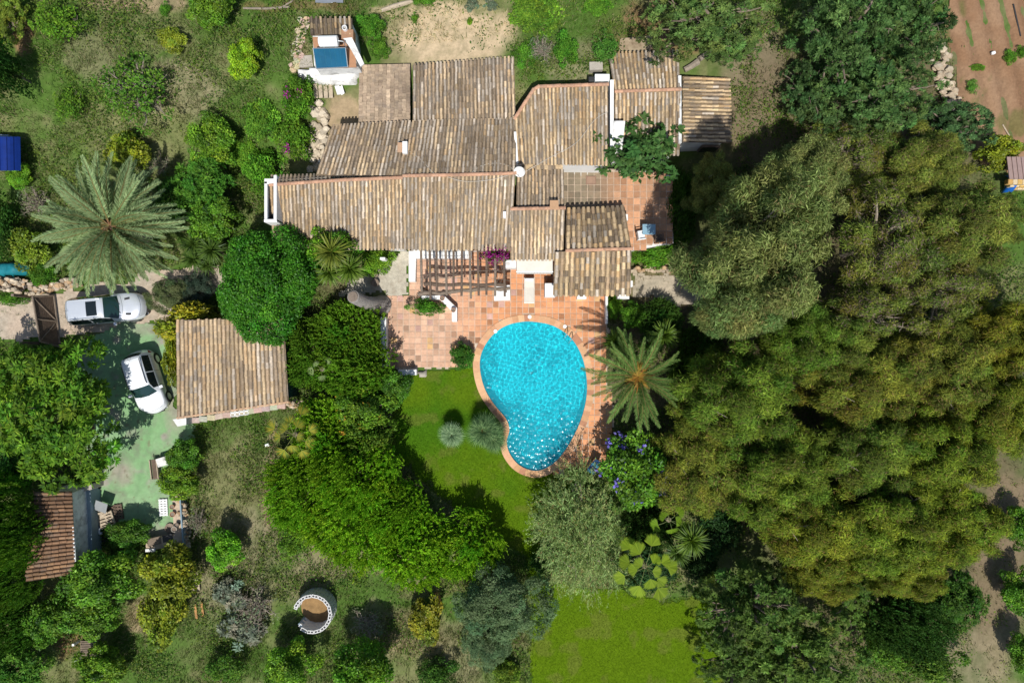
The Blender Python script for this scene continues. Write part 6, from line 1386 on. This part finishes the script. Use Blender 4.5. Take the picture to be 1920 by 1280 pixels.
for i in range(6): a0 = G(1888 + i * 9, 294, 2.0 + .05 * i); b0 = G(1893 + i * 9, 336, 1.8 + .05 * i); mb.add([a0, a0 + Vector((.26, 0, 0)), b0 + Vector((.26, 0, 0)), b0, a0 - Vector((0, 0, .05)), a0 + Vector((.26, 0, -.05)), b0 + Vector((.26, 0, -.05)), b0 - Vector((0, 0, .05))], [(3, 2, 1, 0), (4, 5, 6, 7), (0, 1, 5, 4), (1, 2, 6, 5), (2, 3, 7, 6), (3, 0, 4, 7)], (.27, .19, .17))
mb.build('roof', M['attr'], hut)
mb = MB()
for r in range(3):
    for i in range(6): a = G(1896 + i * 9 + (r % 2) * 4, 340 + r * 5, 1.2 - r * .35); mb.box(a.x, a.y, 1.0 - r * .36, .27, .3, .34, random.uniform(-.08, .08), random.choice([(.55, .36, .12), (.60, .48, .30), (.50, .30, .10)]))
mb.build('wall', M['stone'], hut, bevel=.04)
# wheel on the drive, bins, pallets
p = G(178, 912); t = thing('loose_wheel', p, 'car wheel lying on the green driveway by the shed', 'wheel'); mb = MB(); mb.lathe([(.20, .02), (.33, 0), (.34, .10), (.32, .20), (.22, .21), (.20, .05)], (p.x, p.y, .01), 22); mb.build('tyre', M['rubber'], t, smooth=True)
mb = MB(); mb.lathe([(.21, .12), (.18, .17), (.05, .14), (.01, .15)], (p.x, p.y, .01), 16); mb.build('rim', M['metal'], t)
p = G(167, 908); mb = MB(); mb.lathe([(.12, 0), (.14, .35), (.12, .36), (.01, .34)], (p.x, p.y, 0), 14); tag(mb.build('bucket', M['blue']), 'blue bucket between the loose wheel and the shed bay', 'bucket')
p = G(184, 1026); mb = MB(); mb.lathe([(.20, 0), (.24, .62), (.26, .64), (.24, .68), (.02, .72)], (p.x, p.y, 0), 18); tag(mb.build('water_drum', mat('pale_plastic', (.40, .52, .55), .5)), 'pale round lidded drum at the shed\'s south end', 'drum')
p = G(186, 1044); mb = MB(); mb.lathe([(.18, 0), (.22, .45), (.2, .47), (.02, .44)], (p.x, p.y, 0), 16); tag(mb.build('bucket', M['blue']), 'dark blue tub half under foliage below the pale drum', 'bucket')
p = G(196, 1012); mb = MB(); mb.lathe([(.22, 0), (.22, .03), (.01, .035)], (p.x, p.y, .0), 18); tag(mb.build('drain_cover', M['darkmetal']), 'black round cover on the ground beside the pale drum', 'cover')
cloth('plastic_sack', 187, 994, .55, .6, .35, mat('sack', (.62, .66, .70), .5, mottle=.2), 'crumpled white plastic sack left of the pallet stack', 'sack', 14)
def pallet(px, py, z, w, d, rz, label, m='wood', nsl=6, group='wooden pallets'):
    p = G(px, py); t = thing('pallet', (p.x, p.y, z), label, 'pallet', group, rz)
    for i in range(nsl):
        mb = MB(); mb.box(0, -d / 2 + d * (i + .5) / nsl, .125, w, d / nsl * .66, .022); o = mb.build('slat', M[m]); o.parent = t
    for x in (-w / 2 + .05, 0, w / 2 - .05):
        mb = MB(); mb.box(x, 0, .065, .09, d, .09); o = mb.build('bearer', M[m]); o.parent = t
    return t
pallet(206, 966, 0, .95, 1.1, .12, 'lower brown pallet of the stack under the slanting metal sheet', 'darkwood'); pallet(204, 972, .15, .9, .9, .3, 'brown pallet lying on top of the pallet stack', 'palewood', 5); pallet(224, 958, 0, .5, .9, .15, 'narrow dark pallet right of the pallet stack', 'darkwood', 5)
mb = MB(); p = G(203, 944); mb.box(p.x, p.y, .72, .72, .62, .03, -.35, None, Matrix.Rotation(.25, 3, 'X')); ms = tag(mb.build('metal_sheet', M['metal']), 'grey slanting metal sheet propped over the pallet stack', 'metal sheet')
mb = MB(); p = G(197, 953)
for i in range(3): mb.box(p.x + .12 * i, p.y - .12 * i, .40 + .06 * i, .5, .12, .05, .3 * i)
tag(mb.build('boards', M['palewood']), 'loose pale boards under the slanting metal sheet', 'boards')
pallet(308, 950, 0, .5, 1.0, .05, 'white slatted pallet on the driveway\'s east edge', 'whitepaint', 7)
bn = thing('bench', G(297, 877), 'narrow weathered wooden trough bench on the driveway\'s east side', 'bench')
p = G(297, 877); R3 = .12
for nm, dx, z, w in (('seat', 0, .40, .30), ('side_board', -.20, .46, .05), ('side_board', .20, .46, .05)):
    mb = MB(); mb.box(p.x + dx, p.y, z, w, 1.15, .05 if nm == 'seat' else .16, R3); mb.build(nm, M['darkwood'] if nm == 'seat' else M['palewood'], bn, bevel=.01)
for dy in (-.45, .45): mb = MB(); mb.box(p.x - .05 * dy, p.y + dy, .2, .34, .06, .4, R3); mb.build('leg', M['darkwood'], bn)
mb = MB(); p = G(313, 862); mb.box(p.x, p.y, .3, .62, .50, .6, .3); tag(mb.build('white_box', M['oldplaster'], None, bevel=.02), 'white masonry box behind the wooden trough bench', 'box')
# stone barbecue corner
bq = thing('raised_bed', G(312, 1008), 'L-shaped stone raised bed with wooden lid at the driveway\'s south corner', 'raised bed')
mb = MB(); q = [G(270, 1012, .55), G(275, 1033, .55), G(345, 1020, .55), G(340, 926, .55), G(322, 930, .55), G(326, 1003, .55)]; mb.prism([(p.x, p.y) for p in q], 0, .55); mb.build('wall', M['attr'] if False else mat('tan_stone', (.46, .36, .26), .9, mottle=.25, mscale=5, bump=.5, bscale=12), bq, bevel=.03)
mb = MB(); q = [G(274, 1011, .6), G(277, 1024, .6), G(302, 1019, .6), G(300, 1005, .6)]; mb.prism([(p.x, p.y) for p in q], .552, .60); mb.build('lid', M['wood'], bq)
mb = MB(); q = [G(304, 1004, .56), G(306, 1017, .56), G(325, 1013, .56), G(323, 1000, .56)]; mb.prism([(p.x, p.y) for p in q], .552, .565); mb.build('hearth', M['darkmetal'], bq)
mb = MB(); p = G(341, 975, .4); mb.box(p.x + .12, p.y, .35, .08, 2.9, .7, .07); mb.build('side_panel', M['greyblue'], bq)
mb = MB(); p = G(282, 1031, .6); mb.box(p.x, p.y, .58, .55, .16, .10, .05); mb.build('sill', M['plaster'], bq)
pot(326, 992, .16, .25, 'round mossy pot standing on the stone raised bed', .55, 'concrete'); pot(331, 984, .13, .25, 'dark round pot behind the mossy pot on the raised bed', .55, 'darkmetal'); pot(323, 964, .15, .2, 'terracotta pot on the raised bed beside the white pallet', .55); pot(322, 950, .13, .2, 'terracotta pot further up the raised bed wall', .55)
pot(318, 990, .28, .12, 'shallow brown round basin on the green floor by the raised bed', 0, 'bark')
# grey deck, planks
pallet(171, 1213, .02, 1.1, .9, -.03, 'grey weathered slatted deck on the grass at the bottom left', 'wood', 9)
for px, py, lb in ((149, 1200, 'small white post left of the grey slatted deck'), (154, 1231, 'small white post below the grey slatted deck')): 
    p = G(px, py); mb = MB(); mb.box(p.x, p.y, .3, .13, .13, .6); tag(mb.build('post', M['whitepaint'], None, bevel=.01), lb, 'post', 'small white posts')
cloth('plastic_sack', 156, 1243, .5, .45, .25, mat('sack2', (.55, .60, .62), .6, mottle=.2), 'white plastic sack on the grass below the grey deck', 'sack', 19)
pallet(368, 1088, 0, .42, 1.1, .12, 'narrow pale broken pallet right of the yellow-green citrus', 'palewood', 4)
for px, py, m, lb in ((368, 1145, 'orangewood', 'left orange plank lying in the grass'), (380, 1140, 'orangewood', 'right orange plank lying in the grass'), (822, 1125, 'orangewood', 'orange-brown board beside the grey olive')):
    p = G(px, py); mb = MB(); mb.box(p.x, p.y, .06, .14 if px < 800 else .32, .85 if px < 800 else 1.0, .05, .12); tag(mb.build('plank', M[m], None, bevel=.008), lb, 'plank', 'orange planks in the grass')
# ring of hollow concrete blocks
rg = thing('block_ring', G(588, 1142), 'open ring of stacked white hollow concrete blocks', 'block ring')
def blk(mb, cx, cy, z, rz):
    M3 = Matrix.Rotation(rz, 3, 'Z'); L_, W_, H_ = .39, .19, .19; t_ = .045
    for dx, dy, sx, sy in ((0, W_ / 2 - t_ / 2, L_, t_), (0, -W_ / 2 + t_ / 2, L_, t_), (L_ / 2 - t_ / 2, 0, t_, W_ - 2 * t_), (-L_ / 2 + t_ / 2, 0, t_, W_ - 2 * t_), (0, 0, t_, W_ - 2 * t_)):
        v = M3 @ Vector((dx, dy, 0)); mb.box(cx + v.x, cy + v.y, z + H_ / 2, sx, sy, H_, rz)
ctr = G(585, 1151, 1.17); Rr = 1.02; mb = MB(); nb = 14
for lv in range(6):
    for i in range(nb):
        an = math.radians(158 - (i + .5 * (lv % 2)) * (308 / nb)); 
        if i == nb - 1 and lv % 2: continue
        blk(mb, ctr.x + Rr * math.cos(an), ctr.y + Rr * math.sin(an), lv * .195, an + math.pi / 2 + random.uniform(-.04, .04))
mb.build('blocks', M['block'], rg)
mb = MB()
for i in range(nb):
    an = math.radians(158 - (i + .25) * (308 / nb)); mb.box(ctr.x + Rr * math.cos(an), ctr.y + Rr * math.sin(an), (.48), .36, .10, .95, an + math.pi / 2)
mb.build('infill', M['greyblue'], rg)
mb = MB(); mb.lathe([(.98, .02), (.5, .10), (.01, .12)], (ctr.x, ctr.y, 0), 24); tag(mb.build('sand_heap', mat('orange_sand', (.27, .165, .07), .95, mottle=.3, mscale=3, bump=.5, bscale=10)), 'orange sand heap inside the ring of concrete blocks', 'sand heap')
p = G(503, 833); mb = MB(); mb.box(p.x, p.y, .12, .26, .18, .22, .3); tag(mb.build('white_stone', M['plaster'], None, bevel=.05), 'small white block on the footpath by the yellowing fan palm', 'block')
p = G(1860, 101); mb = MB(); mb.box(p.x, p.y, .1, .24, .18, .16, .3); tag(mb.build('white_stone', M['plaster'], None, bevel=.05), 'white stone lying on the ploughed field', 'stone')

# ------------------------------------------------------------------ rough grass, one mass
def grass(n, seed):
    rng = np.random.default_rng(seed); x = rng.uniform(-31, 31, n); y = rng.uniform(-21, 21, n); zz = CAM_H / (CAM_H - hz(x, y)); px = x * K * zz + 960; py = 640 - y * K * zz
    dens = fbm(px / 40, py / 40, 91, 4)
    ex = in_any(x, y, [offset_poly(PATIO, .1), TERR, offset_poly(DRIVE, .05), LAWN, CONC, FIELD, offset_poly(POOL_OUT, .1), pxpoly([(500, 330), (620, 240), (680, 120), (965, 108), (965, 222), (1003, 164), (1140, 160), (1140, 102), (1370, 100), (1370, 300), (1050, 330), (1180, 400), (1180, 550), (500, 470)])])
    ex |= in_any(x, y, [GRAVEL, LANE]) & (rng.random(n) < .93)
    ex |= (x - ctr.x) ** 2 + (y - ctr.y) ** 2 < 1.3
    sandy = ((px - 850) / 150) ** 2 + ((py - 70) / 90) ** 2 < 1; ex |= sandy & (rng.random(n) < .5)
    ex |= (px > 1240) & (py > 230) & (rng.random(n) < .85)
    k = ~ex & (rng.random(n) < .25 + 1.4 * np.clip(dens - .35, 0, 1) * 2); x = x[k]; y = y[k]; n = len(x); base = ground_col(x, y); zg = np.repeat(hz(x, y), 5)
    nb = 5; X = np.repeat(x, nb) + rng.normal(0, .10, n * nb); Y = np.repeat(y, nb) + rng.normal(0, .10, n * nb); bc = np.repeat(base, nb, 0); N_ = n * nb
    h = rng.uniform(.06, .22, N_) * np.repeat(.6 + 1.0 * dens[k], nb); th = rng.uniform(0, 6.28, N_); ln = rng.uniform(.4, 1.3, N_); d = np.stack([np.cos(th), np.sin(th)], -1); w = rng.uniform(.008, .02, N_)
    b0 = np.stack([X - d[:, 1] * w, Y + d[:, 0] * w, np.full(N_, -.03)], -1); b1 = np.stack([X + d[:, 1] * w, Y - d[:, 0] * w, np.full(N_, -.03)], -1); m = np.stack([X + d[:, 0] * h * ln * .4, Y + d[:, 1] * h * ln * .4, h * .75], -1); tp = np.stack([X + d[:, 0] * h * ln, Y + d[:, 1] * h * ln, h], -1)
    b0[:, 2] += zg; b1[:, 2] += zg; tp[:, 2] += zg; V = np.stack([b0, b1, tp], 1).reshape(-1, 3); F = np.arange(N_ * 3).reshape(-1, 3)
    str_ = rng.random(N_)[:, None]; c = bc * (.85 + .8 * str_); s2 = rng.random(N_) < .22; c[s2] = np.array((.36, .31, .17)) * rng.uniform(.6, 1.2, (s2.sum(), 1)); g2 = rng.random(N_) < .22; c[g2] = np.array((.10, .16, .022)) * rng.uniform(.6, 1.4, (g2.sum(), 1))
    me = np_mesh('rough_grass', V, F, np.clip(c, .01, .6)); me.materials.append(M['leaf']); o = bpy.data.objects.new('rough_grass', me); COL.objects.link(o); o.color = (1, 1, 1, 1)
    tag(o, 'dry and green rough grass and weeds covering the untended garden', 'grass', kind='stuff')
grass(130000, 77)

def lawn_blades(n, seed):
    rng = np.random.default_rng(seed); P = np.array(LAWN); x = rng.uniform(P[:, 0].min(), P[:, 0].max(), n); y = rng.uniform(P[:, 1].min(), P[:, 1].max(), n)
    k = inpoly(x, y, offset_poly(LAWN, -.02)) & ~inpoly(x, y, offset_poly(POOL, .40)); x = x[k]; y = y[k]; n = len(x); base = lawn_col(x[:, None], y[:, None])[:, 0]
    h = rng.uniform(.02, .055, n); th = rng.uniform(0, 6.28, n); d = np.stack([np.cos(th), np.sin(th)], -1); w = rng.uniform(.010, .020, n); ln = rng.uniform(.5, 1.6, n)
    z0 = np.full(n, -.005); V = np.stack([np.stack([x - d[:, 1] * w, y + d[:, 0] * w, z0], -1), np.stack([x + d[:, 1] * w, y - d[:, 0] * w, z0], -1), np.stack([x + d[:, 0] * h * ln, y + d[:, 1] * h * ln, h], -1)], 1).reshape(-1, 3)
    c = base * rng.uniform(.8, 1.7, (n, 1)); me = np_mesh('lawn_grass', V, np.arange(n * 3).reshape(-1, 3), np.clip(c, .005, .5)); me.materials.append(M['leaf']); o = bpy.data.objects.new('lawn_grass', me); COL.objects.link(o); o.color = (1, 1, 1, 1)
    tag(o, 'short mown grass of the lawns around the pool', 'grass', kind='stuff')
lawn_blades(300000, 5)
def weeds(n, seed):
    """broad leaved weeds in drifts among the rough grass"""
    rng = np.random.default_rng(seed); x = rng.uniform(-31, 31, n); y = rng.uniform(-21, 21, n); zz = CAM_H / (CAM_H - hz(x, y)); px = x * K * zz + 960; py = 640 - y * K * zz
    dn = fbm(px / 60, py / 60, 201, 5); ex = in_any(x, y, [offset_poly(PATIO, .3), offset_poly(TERR, .3), offset_poly(DRIVE, .05), offset_poly(LAWN, .1), CONC, FIELD, GRAVEL, LANE, offset_poly(POOL_OUT, .3)])
    ex |= (((px - 850) / 140) ** 2 + ((py - 70) / 80) ** 2 < 1) & (rng.random(n) < .8); ex |= (x - ctr.x) ** 2 + (y - ctr.y) ** 2 < 1.6; ex |= (px > 500) & (px < 1370) & (py > 100) & (py < 556) & ~((px > 975) & (px < 1135) & (py < 158 - np.clip(1003 - px, 0, 60) * -1.5)); ex |= (px > 1810) & (py > 880) & (rng.random(n) < .9); ex |= (px > 330) & (px < 545) & (py > 590) & (py < 790)
    k = ~ex & (dn > .50) & (rng.random(n) < (dn - .48) * 9); x = x[k]; y = y[k]; n = len(x); nb = 9; N_ = n * nb
    hgt = np.repeat(rng.uniform(.10, .42, n), nb); sp = np.repeat(rng.uniform(.10, .26, n), nb); X = np.repeat(x, nb) + rng.normal(0, 1, N_) * sp; Y = np.repeat(y, nb) + rng.normal(0, 1, N_) * sp; Z = hz(X, Y) + hgt * rng.random(N_)
    nr = unit(rng.normal(0, .5, (N_, 3)) + np.array([0, 0, .8])); a = unit(np.cross(nr, rng.normal(size=(N_, 3)))); bb = np.cross(nr, a); L_ = rng.uniform(.07, .19, N_); V, F = quads(np.stack([X, Y, Z], -1), a, bb, L_, L_ * rng.uniform(.25, .6, N_), .05, nr)
    pal = np.array([(.05, .115, .016), (.09, .17, .020), (.14, .20, .03), (.16, .18, .06)]); ti = np.repeat(rng.integers(0, 4, n), nb); c = pal[ti] * rng.uniform(.7, 1.35, (N_, 1))
    me = np_mesh('weeds', V, F, c); me.materials.append(M['leaf']); o = bpy.data.objects.new('weeds', me); COL.objects.link(o); o.color = (1, 1, 1, 1); tag(o, 'drifts of low green weeds in the untended garden', 'weeds', kind='stuff')
weeds(60000, 9)
